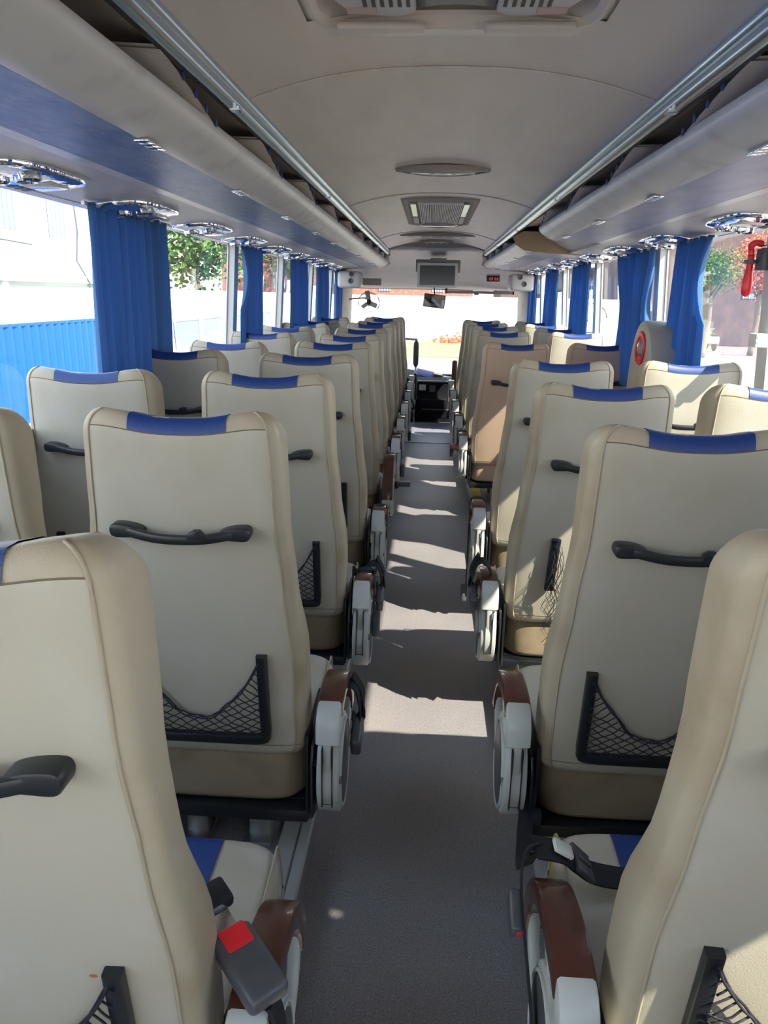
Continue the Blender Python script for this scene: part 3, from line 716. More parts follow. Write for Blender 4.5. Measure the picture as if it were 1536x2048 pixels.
# arm rest, local to its hub at (0, 0.14, 0.27) above the platform; s = +1 if the aisle is on +x
HUB = Vector((0, 0.14, 0.28))
AX0, AX1 = 0.262, 0.317      # |x| extent from the seat centre
def arm_parts(s):
    off = []
    xa, xb = (AX0, AX1) if s > 0 else (-AX1, -AX0); face = AX1 * s
    def fix(m): m.v = [tuple(Vector(p) - HUB) for p in m.v]; return m
    TOP = [(0.092, 0.466), (0.13, 0.473), (0.19, 0.472), (0.26, 0.456), (0.32, 0.420), (0.358, 0.365), (0.368, 0.305)]
    IN = [(0.328, 0.308), (0.318, 0.355), (0.285, 0.398), (0.24, 0.424), (0.18, 0.434), (0.12, 0.430), (0.092, 0.424)]
    sp = spline([(0, a, b) for a, b in TOP], 4); ip = spline([(0, a, b) for a, b in IN], 4)
    # split: grey rear shell to y=.13, brown pad beyond
    tb = [(p.y, p.z) for p in sp ]; ib = [(p.y, p.z) for p in ip]
    m = MB(); m.prism(tb + ib, xa - 0.001, xb + 0.001, 'x', r=0.005); pad = fix(m)
    m = MB()
    # rear cover: broad top block and tapering rear spine with a slot
    rear = [(0.092, 0.467), (0.072, 0.460), (0.055, 0.444), (0.045, 0.422), (0.040, 0.385), (0.060, 0.37), (0.12, 0.38), (0.12, 0.425), (0.092, 0.424)]
    m.prism(rear, xa, xb, 'x', r=0.006)
    hub = [(0.14 + 0.104 * math.cos(a), 0.28 + 0.122 * math.sin(a)) for a in [2 * math.pi * k / 36 for k in range(36)]]
    m.prism(hub, xa + 0.002, xb - 0.002, 'x', r=0.005)
    m.prism([(0.042, 0.39), (0.040, 0.30), (0.062, 0.22), (0.060, 0.39)], (xa + xb) / 2 - 0.009, (xa + xb) / 2 + 0.009, 'x', r=0.003)
    # web under the pad with a crescent opening
    ring = [(face, 0.235 + 0.098 * math.cos(a), 0.335 + 0.098 * math.sin(a)) for a in [math.radians(-150 + 10 * k) for k in range(31)]]
    ring = [(face - s * 0.014, y, z) for _, y, z in ring]
    m.sweep(ring, rp(0.022, 0.020, 0.3), up=(1, 0, 0))
    ring = [(face - s * 0.042, y, z) for _, y, z in ring]
    m.sweep(ring, rp(0.022, 0.020, 0.3), up=(1, 0, 0))
    shell = fix(m)
    m = MB(); disc = [(0.148 + 0.080 * math.cos(a), 0.272 + 0.100 * math.sin(a)) for a in [2 * math.pi * k / 32 for k in range(32)]]
    m.prism(disc, min(face, face + s * 0.002), max(face, face + s * 0.002), 'x', r=0.0008); cover = fix(m)
    m = MB(); rim = [(face, 0.148 + 0.088 * math.cos(a), 0.272 + 0.108 * math.sin(a)) for a in [2 * math.pi * k / 32 for k in range(32)]]
    m.tube(rim, 0.0035, 6, closed=True); rim = fix(m)
    m = MB(); xm = (xa + xb) / 2
    for dx in (-0.0115, 0.0115):
        m.box(xm + dx - 0.0012, xm + dx + 0.0012, 0.034, 0.05, 0.225, 0.375)
    m.box(xm - 0.0115, xm + 0.0115, 0.048, 0.06, 0.222, 0.227)
    slot = fix(m)
    return pad, shell, cover, rim, slot

# shared meshes
ME = {}
ME['back'] = backrest_mesh('b').mesh('backrest'); ME['back_w'] = backrest_mesh('b', 3).mesh('backrest_creased')
ME['band'] = band_mesh().mesh('headrest_band'); ME['pipe'] = piping_mesh(-1).mesh('piping'); ME['pipe2'] = piping_mesh(1).mesh('piping'); ME['seam'] = seam_mesh([(0.045, 0.222)]).mesh('stitched_seam'); ME['seam2'] = seam_mesh([(0.956, 0.178)]).mesh('stitched_seam')
ME['handle'] = handle_mesh().mesh('grab_handle'); ME['pocket'] = pocket_mesh().mesh('pocket_frame'); ME['net'] = net_mesh(0.155, 1).mesh('net'); ME['net2'] = net_mesh(0.12, 2).mesh('net')
ME['cush'] = cushion().mesh('seat_cushion'); ME['cpan'] = cushion_panel().mesh('centre_panel'); ME['cpipe'] = cushion_piping(-1).mesh('piping'); ME['cpipe2'] = cushion_piping(1).mesh('piping')
ME['frame'] = frame_mesh().mesh('seat_frame'); ME['leg1'] = leg_mesh(-0.06).mesh('leg'); ME['leg2'] = leg_mesh(0.10).mesh('leg')
ME['brkR'] = bracket_mesh(1).mesh('hinge_bracket'); ME['brkL'] = bracket_mesh(-1).mesh('hinge_bracket')
for sx, nm in ((1, 'R'), (-1, 'L')):
    for part, mb in zip(('pad', 'shell', 'cover', 'rim', 'slot'), arm_parts(sx)): ME['arm_' + part + nm] = mb.mesh('arm_' + part)
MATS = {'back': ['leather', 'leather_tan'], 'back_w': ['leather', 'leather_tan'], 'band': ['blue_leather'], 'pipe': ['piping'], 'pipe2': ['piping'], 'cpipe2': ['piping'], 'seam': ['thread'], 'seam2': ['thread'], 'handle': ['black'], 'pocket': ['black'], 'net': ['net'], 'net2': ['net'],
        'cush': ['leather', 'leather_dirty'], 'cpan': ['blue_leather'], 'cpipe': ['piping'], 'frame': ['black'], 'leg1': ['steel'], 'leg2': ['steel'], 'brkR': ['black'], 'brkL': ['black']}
for nm in 'RL': MATS.update({'arm_pad' + nm: ['brown'], 'arm_shell' + nm: ['grey_plastic'], 'arm_cover' + nm: ['dark_grey'], 'arm_rim' + nm: ['grey_plastic'], 'arm_slot' + nm: ['rubber']})
for k, me in ME.items():
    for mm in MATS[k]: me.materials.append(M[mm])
    me.polygons.foreach_set('use_smooth', [True] * len(me.polygons))
    if k not in ('net', 'net2', 'pipe', 'cpipe', 'pipe2', 'cpipe2'): me.set_sharp_from_angle(angle=math.radians(38))
PEACH = {}
def inst(name, key, parent, label=None, loc=None, peach=False):
    me = ME[key]
    if peach:
        if key not in PEACH:
            me2 = me.copy(); me2.materials.clear()
            for q in MATS[key]: me2.materials.append(M['peach'])
            PEACH[key] = me2
        me = PEACH[key]
    o = bpy.data.objects.new(name, me); COL.objects.link(o); o.parent = parent
    if loc: o.location = loc
    if label: o['label'] = label
    return o

def ribbon(mb, pts, w_=0.046, th=0.0016, up=(0, 0, 1), n=5):
    # 'up' is the direction across the width of the strap
    path = spline(pts, n); upv = Vector(up).normalized(); rings = []
    for i, p in enumerate(path):
        t = (path[min(i + 1, len(path) - 1)] - path[max(i - 1, 0)]).normalized()
        wd = (upv - t * upv.dot(t))
        wd = wd.normalized() if wd.length > 1e-3 else Vector((0, 1, 0)); nn = t.cross(wd).normalized()
        rings.append([p + wd * (w_ / 2) + nn * th, p - wd * (w_ / 2) + nn * th, p - wd * (w_ / 2) - nn * th, p + wd * (w_ / 2) - nn * th])
    k0 = len(mb.v); mb.grid(rings, close_v=True); k1 = len(mb.v); mb.f.append((k0, k0 + 1, k0 + 2, k0 + 3)); mb.f.append((k1 - 1, k1 - 2, k1 - 3, k1 - 4)); mb.mi += [0, 0]
def buckle(parent, Mx, red=True, big=1.0, name='buckle'):
    m = MB(); m.bbox(-0.027 * big, 0.027 * big, -0.040 * big, 0.040 * big, -0.013 * big, 0.013 * big, 0.008 * big, M=Mx, seg=3)
    o = m.build(name, M['dark_grey'], parent, 40)
    m = MB(); m.bbox(-0.019 * big, 0.019 * big, 0.014 * big, 0.0405 * big, -0.002 * big, 0.0145 * big, 0.004 * big, M=Mx)
    m.build('release_button', M['red'] if red else M['dark_grey'], o, 40, label='red release button' if red else None)
    return o

def seat(x, y, aisle, label, cat_group, arm=True, pocket='net', peach=False, rec=0.0, armrot=0.0, dz=0.0, wr=False, sx=1.0, back_only=False, armdz=0.0):
    """aisle: +1 if the aisle lies on +x, -1 if on -x, 0 = window seat"""
    root = empty('coach_seat', (x, y, PLT), label, 'seat', cat_group)
    Rm = Matrix.Rotation(rec, 4, 'X')       # recline about the back's foot
    piv = Vector((0, 0.10, 0.30)); 
    def tilt(o):
        o.matrix_parent_inverse.identity(); mtx = Matrix.Translation(piv + Vector((0, 0, dz))) @ Rm @ Matrix.Translation(-piv); o.matrix_local = mtx
        return o
    b = tilt(inst('backrest', 'back_w' if wr else 'back', root, peach=peach))
    bd = inst('headrest_band', 'band', b, 'blue leather band over the top of the backrest')
    inst('piping', 'pipe', b); inst('piping', 'pipe2', b); inst('stitched_seam', 'seam', b); inst('stitched_seam', 'seam2', b)
    inst('grab_handle', 'handle', b)
    if pocket:
        p = inst('pocket_frame', 'pocket', b); inst('net', pocket, p)
    c = inst('seat_cushion', 'cush', root, peach=peach); inst('centre_panel', 'cpan', c, 'blue leather centre panel'); inst('piping', 'cpipe', c); inst('piping', 'cpipe2', c)
    inst('seat_frame', 'frame', root); inst('leg', 'leg1', root); inst('leg', 'leg2', root)
    inst('hinge_bracket', 'brkR', root); inst('hinge_bracket', 'brkL', root)
    if arm and aisle:
        nm = 'R' if aisle > 0 else 'L'
        a = inst('armrest', 'arm_shell' + nm, root, loc=HUB + Vector((0, 0, armdz))); a.rotation_euler = (armrot, 0, 0)
        inst('armrest_pad', 'arm_pad' + nm, a, 'brown lacquered armrest pad'); cv = inst('side_cover', 'arm_cover' + nm, a, 'dark oval side cover'); inst('rim', 'arm_rim' + nm, a); inst('slot', 'arm_slot' + nm, a)
    return root

num = ['first', 'second', 'third', 'fourth', 'fifth', 'sixth', 'seventh', 'eighth', 'ninth', 'tenth', 'eleventh']
SEATS = {}
LY = [0.62, 1.40, 2.19, 2.98, 3.77, 4.56, 5.35, 6.14, 6.93, 7.72, 8.35]
GA = 'cream coach seats left of the aisle'; GW = 'cream coach seats along the left windows'
extraL = {0: 'cream seat at the bottom left corner with a small red stain on its back',
          1: 'cream seat left of the aisle showing its whole black handle and net pocket',
          2: 'cream third left aisle seat with a black belt draped over its armrest',
          3: 'cream left aisle seat with narrow black pocket edge showing, fourth from the camera',
          4: 'cream left aisle seat with its brown armrest pad swung upright, fifth from the camera'}
for i, y in enumerate(LY):
    ar = {4: 1.15, 2: -0.12, 3: -0.08}.get(i, 0.0)
    SEATS['L%d' % i] = seat(-0.49, y, 1, extraL.get(i, 'cream seat with blue band left of the aisle, %s row from the camera' % num[i]), GA, armrot=ar, armdz={1: -0.02, 2: -0.05, 3: -0.03}.get(i, 0), rec={3: 0.015, 5: 0.03, 6: -0.02}.get(i, 0), pocket='net' if i < 6 else None, dz={1: 0.004, 7: 0.01, 9: 0.008}.get(i, 0))
for i, y in enumerate(LY[1:-1]):
    SEATS['LW%d' % (i + 1)] = seat(-1.035, y, 0, 'cream seat with blue band along the left windows, %s row from the camera' % num[i + 1] if i else 'cream seat cut by the left picture edge, its tan side facing the aisle', GW, pocket=None if i > 2 else 'net2', dz=[0, 0.0, 0.006, -0.01, 0.0, 0.004, 0, -0.004, 0.004][i])
RY = [0.70, 1.40, 2.22, 3.0, 4.72, 5.55, 6.35, 7.15, 7.95]
GR = 'cream coach seats right of the aisle'; GRW = 'cream coach seats along the right windows'
lblR = {0: 'cream seat at the bottom right corner, belt lying across its cushion',
        1: 'large cream seat right of the aisle with black handle and drooping net pocket',
        2: 'cream seat right of the aisle with a loose net hanging from its back',
        3: 'cream seat right of the aisle with creased lower side, just behind the door gap',
        4: 'pinkish cream seat right of the aisle just beyond the door gap'}
for i, y in enumerate(RY):
    SEATS['R%d' % i] = seat(0.515 if i < 3 else 0.525, y, -1, lblR.get(i, 'cream seat with blue band right of the aisle, %s row from the camera' % num[i]), GR, peach=(i == 4), wr=(i in (1, 3, 4)), rec={2: 0.06, 3: 0.04, 4: 0.12, 0: 0.02, 5: 0.05}.get(i, 0), pocket='net' if i in (0, 1) else None, dz={4: -0.02, 0: 0.012}.get(i, 0), armdz={2: -0.03}.get(i, 0))
RW = [(2.2, 1.02), (3.0, 1.03), (4.80, 1.065), (5.6, 1.06), (6.4, 1.06), (7.2, 1.06), (7.95, 1.06)]
lblW = ['cream seat cut by the right picture edge in front of the hammer', 'sunlit cream seat by the right window just behind the door gap', 'pinkish cream seat along the right windows just beyond the door gap, half in sun']
for i, (y, x) in enumerate(RW):
    SEATS['RW%d' % i] = seat(x, y, 0, lblW[i] if i < 3 else 'sunlit cream seat along the right windows, %s beyond the door gap' % num[i - 2], GRW, peach=(i == 2), pocket=None, rec=0.05 if i > 1 else 0, dz=[0.0, 0.0, -0.03, 0, 0, 0, 0][i])
for (y, x, a, lb) in [(1.40, 1.01, 0, 'cream window seat on the right beside the camera, second row, outside the picture'), (0.62, 1.01, 0, 'cream window seat on the right beside the camera, first row, outside the picture'),
                      (-0.10, 0.515, -1, 'cream aisle seat on the right just behind the camera, outside the picture'), (-0.10, 1.01, 0, 'cream window seat on the right just behind the camera, outside the picture')]:
    seat(x, y, a, lb, GR if a else GRW, pocket=None)  # unseen seats, added for the shadows they cast on aisle and seat backs
# the loose net and its frame on the third right seat
def loose_net():
    b = [c for c in SEATS['R2'].children if c.name.startswith('backrest')][0]
    m = MB(); x = -0.10
    m.sweep(spline([(x, rear_y(0.60) - 0.012, 0.62), (x - 0.004, rear_y(0.5) - 0.014, 0.52), (x - 0.006, rear_y(0.45) - 0.014, 0.44)], 5), rp(0.030, 0.020, 0.3), up=(0, 1, 0))
    m.lathe([(0.006, 0), (0.006, 0.003), (0.002, 0.0035)], 10, M=Matrix.Translation((x, rear_y(0.6) - 0.021, 0.60)) @ Matrix.Rotation(math.pi / 2, 4, 'X'))
    p = m.build('pocket_frame', M['black'], b, 40)
    m = MB(); rnd = random.Random(5)
    for k in range(15):
        xa = x + 0.004 + rnd.uniform(-0.020, 0.014); pts = []
        z = 0.60 - 0.02 * (k % 5); ph = rnd.uniform(0, 6)
        ze = rnd.uniform(0.22, 0.36)
        for q in range(13):
            t = q / 12; zz = lerp(z, ze, t); pts.append((xa + 0.004 + 0.016 * math.sin(t * 16 + ph) * (0.3 + t) + 0.012 * t * (k % 3 - 1), rear_y(max(0.3, zz)) - 0.022 - 0.03 * t - 0.006 * math.sin(t * 9 + ph), zz))
        m.sweep(pts, [(0.0010, 0), (-0.0005, 0.0009), (-0.0005, -0.0009)])
    m.build('net', M['net'], p, label='loose net hanging down in a tangle')
loose_net()

# small red stain on the first left seat: part of its backrest
b = [c for c in SEATS['L0'].children if c.name.startswith('backrest')][0]
m = MB(); zz = 0.56; m.lathe([(0.0005, 0.0005), (0.004, 0.0006), (0.006, 0.0)], 9, M=Matrix.Translation((0.118, rear_y(zz) + 0.0005, zz)) @ Matrix.Rotation(math.pi / 2, 4, 'X') @ Matrix.Scale(0.6, 4, (0, 1, 0)))
m.build('stain', mat('red stain', (0.45, 0.12, 0.09), 0.8), b, label='small red stain')

# belts -------------------------------------------------------------
def belt_hang(seat_o, s, seed, tongue=True, low=0.14, dz=0.0):
    """strap lying over the arm rest and hanging into the aisle"""
    r = random.Random(seed); X = lambda d: s * d
    m = MB()
    yb = 0.20 + r.uniform(-.03, .03)
    ribbon(m, [(X(0.250), 0.15, 0.30), (X(0.254), 0.17, 0.42), (X(0.262), yb, 0.468 + dz), (X(0.290), yb, 0.4765 + dz), (X(0.3185), yb, 0.468 + dz), (X(0.3235), yb - 0.01, 0.40), (X(0.324), yb - 0.03, low)], 0.036, 0.0016, up=(0, 1, 0))
    o = m.build('seat_belt', M['black_soft'], seat_o, 40)
    if tongue: buckle(o, Matrix.Translation((X(0.334), 0.17, low - 0.02)) @ Matrix.Rotation(math.pi / 2, 4, 'Y') @ Matrix.Rotation(1.5 + r.uniform(-.3, .3), 4, 'Z'), red=False)
    return o
def belt_bundle(seat_o, s, seed, y=0.20, z=0.30):
    r = random.Random(seed); X = lambda d: s * d; m = MB()
    pts = [(X(0.25), 0.12, 0.24), (X(0.285), y + 0.02, z + 0.03), (X(0.325), y + 0.04, z + 0.06), (X(0.345), y + 0.03, z), (X(0.335), y - 0.02, z - 0.04)]
    ribbon(m, pts, 0.034, 0.002, up=(0, 1, 0.3))
    pts = [(X(0.325), y + 0.05, z + 0.08), (X(0.350), y + 0.06, z + 0.02), (X(0.345), y + 0.02, z - 0.03), (X(0.33), y - 0.01, z)]
    ribbon(m, pts, 0.024, 0.002, up=(0, 0.6, 0.5)); o = m.build('seat_belt', M['black_soft'], seat_o, 40)
    buckle(o, Matrix.Translation((X(0.342), y - 0.02, z - 0.05)) @ Matrix.Rotation(math.pi / 2, 4, 'Y') @ Matrix.Rotation(0.4, 4, 'Z'), red=False)
def belt_L0():
    o_ = SEATS['L0']; m = MB()
    ribbon(m, [(0.262, 0.10, 0.22), (0.322, 0.10, 0.33), (0.330, 0.10, 0.42), (0.318, 0.10, 0.480)], 0.034, 0.003, up=(0, 1, 0))
    o = m.build('seat_belt', M['black_soft'], o_, 40)
    # grey buckle pointing up and left with its red button
    Mx = Matrix.Translation((0.284, 0.125, 0.500)) @ Matrix.Rotation(math.radians(44), 4, 'Z') @ Matrix.Rotation(math.radians(12), 4, 'X') @ Matrix.Diagonal((0.92, 1.18, 1, 1))
    buckle(o, Mx, True, 1.15)
    m = MB(); M2 = Mx @ Matrix.Translation((0, 0.068, 0.0)); m.bbox(-0.018, 0.018, -0.022, 0.010, -0.0015, 0.0015, 0.001, M=M2); m.build('tongue', M['chrome'], o)
    m = MB(); M2 = Mx @ Matrix.Translation((0, 0.092, 0.002)); m.bbox(-0.032, 0.032, -0.016, 0.020, -0.010, 0.012, 0.006, M=M2); m.build('tongue_grip', M['black'], o, 40)
belt_L0()
belt_bundle(SEATS['L1'], 1, 1, 0.22, 0.34)
belt_hang(SEATS['L2'], 1, 2, True, 0.26, -0.055); belt_bundle(SEATS['L2'], 1, 12, 0.25, 0.36)
# tongue lying out from the arm of the fourth seat, strap behind
belt_hang(SEATS['L3'], 1, 3, False, 0.30, -0.033)
def flat_buckle(o_, s):
    m = MB(); ribbon(m, [(s * 0.25, 0.13, 0.30), (s * 0.30, 0.20, 0.32), (s * 0.335, 0.22, 0.33)], 0.04, 0.002, up=(0, 0, 1)); o = m.build('seat_belt', M['black_soft'], o_, 40)
    buckle(o, Matrix.Translation((s * 0.365, 0.22, 0.335)) @ Matrix.Rotation(math.pi / 2, 4, 'Z'), False)
flat_buckle(SEATS['L4'], 1)
belt_hang(SEATS['L5'], 1, 5, True, 0.26); belt_hang(SEATS['L7'], 1, 6, True, 0.2); belt_bundle(SEATS['L8'], 1, 7); belt_hang(SEATS['L9'], 1, 8, True, 0.22)
def belt_R0():
    o_ = SEATS['R0']; m = MB()
    # across the cushion to the window side
    ribbon(m, [(-0.310, 0.35, 0.455), (-0.265, 0.36, 0.440), (-0.24, 0.37, 0.415), (-0.20, 0.39, 0.375), (-0.13, 0.41, 0.347), (0.0, 0.40, 0.345), (0.20, 0.33, 0.342), (0.25, 0.2, 0.28)], 0.046, 0.002, up=(0, 1, 0.15))
    ribbon(m, [(-0.300, 0.355, 0.46), (-0.326, 0.35, 0.44), (-0.334, 0.30, 0.40), (-0.330, 0.22, 0.34), (-0.324, 0.15, 0.27)], 0.040, 0.002, up=(0.1, 0.7, -0.7))
    o = m.build('seat_belt', M['black_soft'], o_, 40)
    m = MB(); Mx = Matrix.Translation((-0.222, 0.38, 0.402)) @ Matrix.Rotation(0.75, 4, 'Y'); m.bbox(-0.022, 0.022, -0.032, 0.032, -0.004, 0.006, 0.003, M=Mx)
    m.bbox(-0.016, 0.016, -0.006, 0.006, 0.004, 0.010, 0.002, M=Mx); m.build('slide_adjuster', M['dark_grey'], o, 40)
    m = MB(); m.bbox(-0.018, 0.018, -0.015, 0.015, -0.001, 0.008, 0.003, M=Matrix.Translation((-0.262, 0.362, 0.442)) @ Matrix.Rotation(0.5, 4, 'Y')); m.build('sleeve', M['white'], o, 40, label='white plastic sleeve')
    buckle(o, Matrix.Translation((-0.346, 0.28, 0.385)) @ Matrix.Rotation(math.pi / 2, 4, 'Y') @ Matrix.Rotation(-2.6, 4, 'Z'), True, 0.8)
belt_R0()
def belt_down(o_, s, y2, z2, x2=0.30):
    m = MB(); ribbon(m, [(s * 0.25, 0.08, 0.26), (s * 0.262, 0.03, 0.20), (s * 0.285, -0.12, 0.22), (s * 0.30, -0.24, 0.33), (s * x2, y2, z2)], 0.034, 0.002, up=(1, 0.4, 0.2)); m.bbox(min(s * .225, s * .25), max(s * .225, s * .25), 0.03, 0.06, 0.12, 0.22, 0.006); m.build('seat_belt', M['black_soft'], o_, 40)
belt_down(SEATS['R1'], -1, -0.33, 0.43)
belt_bundle(SEATS['R2'], -1, 21, 0.12, 0.42); belt_hang(SEATS['R3'], -1, 22, True, 0.06)
def red_belt():
    o = belt_hang(SEATS['R4'], -1, 23, False, 0.36); buckle(o, Matrix.Translation((-0.35, 0.05, 0.40)) @ Matrix.Rotation(0.3, 4, 'Y') @ Matrix.Rotation(math.pi, 4, 'Z'), True, 1.0)
red_belt(); belt_hang(SEATS['R5'], -1, 24, True, 0.2); belt_hang(SEATS['R7'], -1, 25, True, 0.24)

# ------------------------------------------------------------------ curtains
def curtain(side, y0, y1, label, zb=-0.47, folds=7, amp=0.022, spread=0.0, twist=0.0, flap=0.0, seed=1, waist=0.0):
    rnd = random.Random(seed); ph = [rnd.uniform(-0.5, 0.5) for _ in range(folds * 2 + 2)]
    yc, hw = (y0 + y1) / 2, (y1 - y0) / 2; nu = folds * 10; nv = 16; P = []
    zt = 0.270
    for i in range(nu + 1):
        u = i / nu; row = []
        for j in range(nv + 1):
            v = j / nv; z = lerp(zt, zb, v)
            k = 1 + spread * v - waist * math.sin(math.pi * min(1, v * 1.15)) ** 2
            yy = yc + (u * 2 - 1) * hw * k + twist * v
            fi = int(u * folds * 2 - 1e-6); a = amp * (0.75 + 0.5 * v) * (1 + 0.5 * ph[fi])
            d = a * math.sin(u * folds * 2 * math.pi + 0.8 * v * ph[fi]) + 0.25 * a * math.sin(u * folds * 5.3 * math.pi + 3 * v)
            if flap and u < 0.25: d += flap * (1 - u / 0.25) * math.sin(math.pi * min(1, v * 2.0)) ; yy -= flap * (1 - u / 0.25) * math.sin(math.pi * min(1, v * 2.2)) * 0.8
            x = wall_x(Z(z), side) - side * (0.05 + d + 0.03 * v)
            row.append(Vector((x, yy, Z(z) + 0.004 * math.sin(u * 40))))
        P.append(row)
    m = MB(); m.grid(P)
    root = empty('curtain', (wall_x(Z(zb), side) - side * 0.05, yc, Z(zb)), label, 'curtain', 'blue window curtains')
    O = root.location
    m.v = [tuple(Vector(p) - O) for p in m.v]; c = m.build('curtain_cloth', M['curtain'], root, True)
    md = c.modifiers.new('thick', 'SOLIDIFY'); md.thickness = 0.0025
    m = MB(); xx = wall_x(Z(0.268), side) - side * 0.05
    m.sweep([(xx - O.x, y0 - 0.03 - O.y, Z(0.266) - O.z), (xx - O.x, y1 + 0.03 - O.y, Z(0.266) - O.z)], rp(0.012, 0.012, .3)); m.build('curtain_track', M['alu'], root)
curtain(1, 0.50, 1.18, 'unseen blue curtain beside the camera on the right, added for its shade', folds=7, seed=31)  # unseen curtain, added to keep the sun off the seat and floor beyond
curtain(-1, 2.52, 3.27, 'wide blue curtain at the left rear window, nearest on the left', folds=9, amp=0.02, spread=-0.02, seed=2)
curtain(-1, 4.52, 5.10, 'blue curtain on the left with its corner folded over, second from the camera', folds=5, flap=0.05, seed=3, spread=0.1)
curtain(-1, 6.10, 6.95, 'blue curtain at the left windows, third from the camera', folds=6, seed=4)
curtain(-1, 7.52, 8.30, 'blue curtain at the left windows, fourth from the camera', folds=6, seed=5)
curtain(-1, 8.98, 9.60, 'farthest blue curtain on the left beside the front pillar', folds=5, seed=6)
curtain(1, 3.42, 3.92, 'bright blue curtain on the right with a gathered knot on its edge, nearest the hammer', folds=6, amp=0.025, flap=0.06, seed=7, spread=0.1)
curtain(1, 4.28, 5.12, 'blue curtain on the right pulled slack behind the emblem panel', folds=6, amp=0.03, seed=8, waist=0.35, twist=-0.2, zb=-0.5)
curtain(1, 5.95, 6.72, 'blue curtain at the right windows, third from the camera', folds=6, seed=9)
curtain(1, 7.45, 8.25, 'blue curtain at the right windows, fourth from the camera', folds=6, seed=10)
curtain(1, 8.95, 9.60, 'farthest blue curtain on the right beside the front pillar', folds=5, seed=11)

# ------------------------------------------------------------------ ceiling fittings
def hatch():
    X = lambda d: XC + d; zc = CZ
    root = empty('roof_hatch', (XC, 1.2, zc), 'beige roof hatch with louvred air unit at the top of the picture', 'roof hatch'); O = Vector(root.location)
    def fin(m, nm, mt, sm=False, par=root, label=None): m.v = [tuple(Vector(p) - O) for p in m.v]; return m.build(nm, mt, par, sm, label)
    def rr(hx, y0, y1, r):
        pts = []
        for cx, cy, a0 in ((hx - r, y1 - r, 0), (-hx + r, y1 - r, 90), (-hx + r, y0 + r, 180), (hx - r, y0 + r, 270)):
            for k in range(7):
                a = math.radians(a0 + 15 * k); pts.append((cx + r * math.cos(a), cy + r * math.sin(a)))
        return pts
    lo = [rr(0.325, 0.72, 1.80, 0.03), rr(0.318, 0.727, 1.79, 0.03), rr(0.285, 0.76, 1.745, 0.06), rr(0.272, 0.775, 1.725, 0.07), rr(0.262, 0.785, 1.71, 0.07), rr(0.258, 0.80, 1.70, 0.07)]
    zz = [0.001, -0.014, -0.016, -0.022, -0.012, 0.055]
    m = MB(); m.grid([[Vector((X(a), b, zc + z)) for a, b in L_] for L_, z in zip(lo, zz)], close_v=True)
    fin(m, 'hatch_frame', M['ceiling'], 30)
    m = MB(); m.grid([[Vector((X(a), b, zc + 0.055)) for a, b in rr(0.258, 0.80, 1.70, 0.07)], [Vector((X(a * 0.02), 1.25, zc + 0.055)) for a, b in rr(0.258, 0.80, 1.70, 0.07)]], close_v=True)
    fin(m, 'recess_lining', M['rack_in'])
    # raised bars on the front edge
    for s in (-1, 1):
        m = MB(); m.bbox(min(X(s * 0.06), X(s * 0.235)), max(X(s * 0.06), X(s * 0.235)), 1.69, 1.735, zc - 0.032, zc - 0.016, 0.007)
        fin(m, 'front_bar', M['ceiling'], 40)
    # hanging air unit: two lobes joined by a central grille
    for s in (-1, 1):
        out = [(0.075, 0.9), (0.075, 1.635), (0.095, 1.655), (0.125, 1.658), (0.17, 1.650), (0.205, 1.628), (0.225, 1.58), (0.235, 1.50), (0.235, 0.9)]
        m = MB(); m.prism([(X(s * a), b) for a, b in out], zc - 0.022, zc + 0.05, 'z', r=0.008); lobe = fin(m, 'air_unit', M['panel'], 40)
        m = MB()
        for k in range(6): m.box(min(X(s * (0.085 + k * 0.016)), X(s * (0.092 + k * 0.016))), max(X(s * (0.085 + k * 0.016)), X(s * (0.092 + k * 0.016))), 1.46, 1.600, zc - 0.0235, zc - 0.018)
        fin(m, 'louvre', M['black'], par=lobe)
        m = MB(); m.box(min(X(s * 0.15), X(s * 0.205)), max(X(s * 0.15), X(s * 0.205)), 1.606, 1.636, zc - 0.0235, zc - 0.0215); fin(m, 'sticker', M['sticker'], par=lobe, label='small pinkish sticker')
    m = MB(); m.prism([(X(-0.074), 0.9), (X(-0.074), 1.630), (X(-0.04), 1.618), (X(0), 1.612), (X(0.04), 1.618), (X(0.074), 1.630), (X(0.074), 0.9)], zc - 0.016, zc + 0.05, 'z', r=0.004); fin(m, 'central_panel', M['dark_grey'], 40)
    root.location.y -= 0.025
hatch()

def lens_shape(hw, hd, n=24, p=2.0):
    pts = []
    for k in range(n + 1): x = -1 + 2 * k / n; pts.append((x * hw, hd * (1 - abs(x) ** p)))
    for k in range(1, n): x = 1 - 2 * k / n; pts.append((x * hw, -hd * 0.55 * (1 - abs(x) ** p)))
    return pts
def ceiling_lamp(y, hw, hd, label):
    root = empty('ceiling_lamp', (XC, y, CZ - 0.004), label, 'ceiling lamp', 'clear lens ceiling lamps')
    o = lens_shape(hw, hd); m = MB()
    m.grid([[Vector((a * s_, b * s_, z)) for a, b in o] for s_, z in ((1, 0.0), (1.0, -0.012), (0.97, -0.020), (0.93, -0.016))], close_v=True, flip=False); fr = m.build('bezel', M['divider'], root, 40)
    m = MB(); m.grid([[Vector((a * s_, b * s_, z)) for a, b in o] for s_, z in ((0.94, -0.013), (0.7, -0.022), (0.3, -0.026), (0.02, -0.027))], close_v=True); m.build('lens', M['clear'], root, True)
    for x in (-0.62, -0.22, 0.22, 0.62):
        m = MB(); m.lathe([(0.012, 0), (0.011, -0.005), (0.006, -0.007), (0.001, -0.004)], 14, M=Matrix.Translation((x * hw, 0.004, -0.021))); m.build('bulb', M['white'], root, True)
ceiling_lamp(3.47, 0.205, 0.13, 'leaf shaped clear ceiling lamp, the large one nearest the camera')
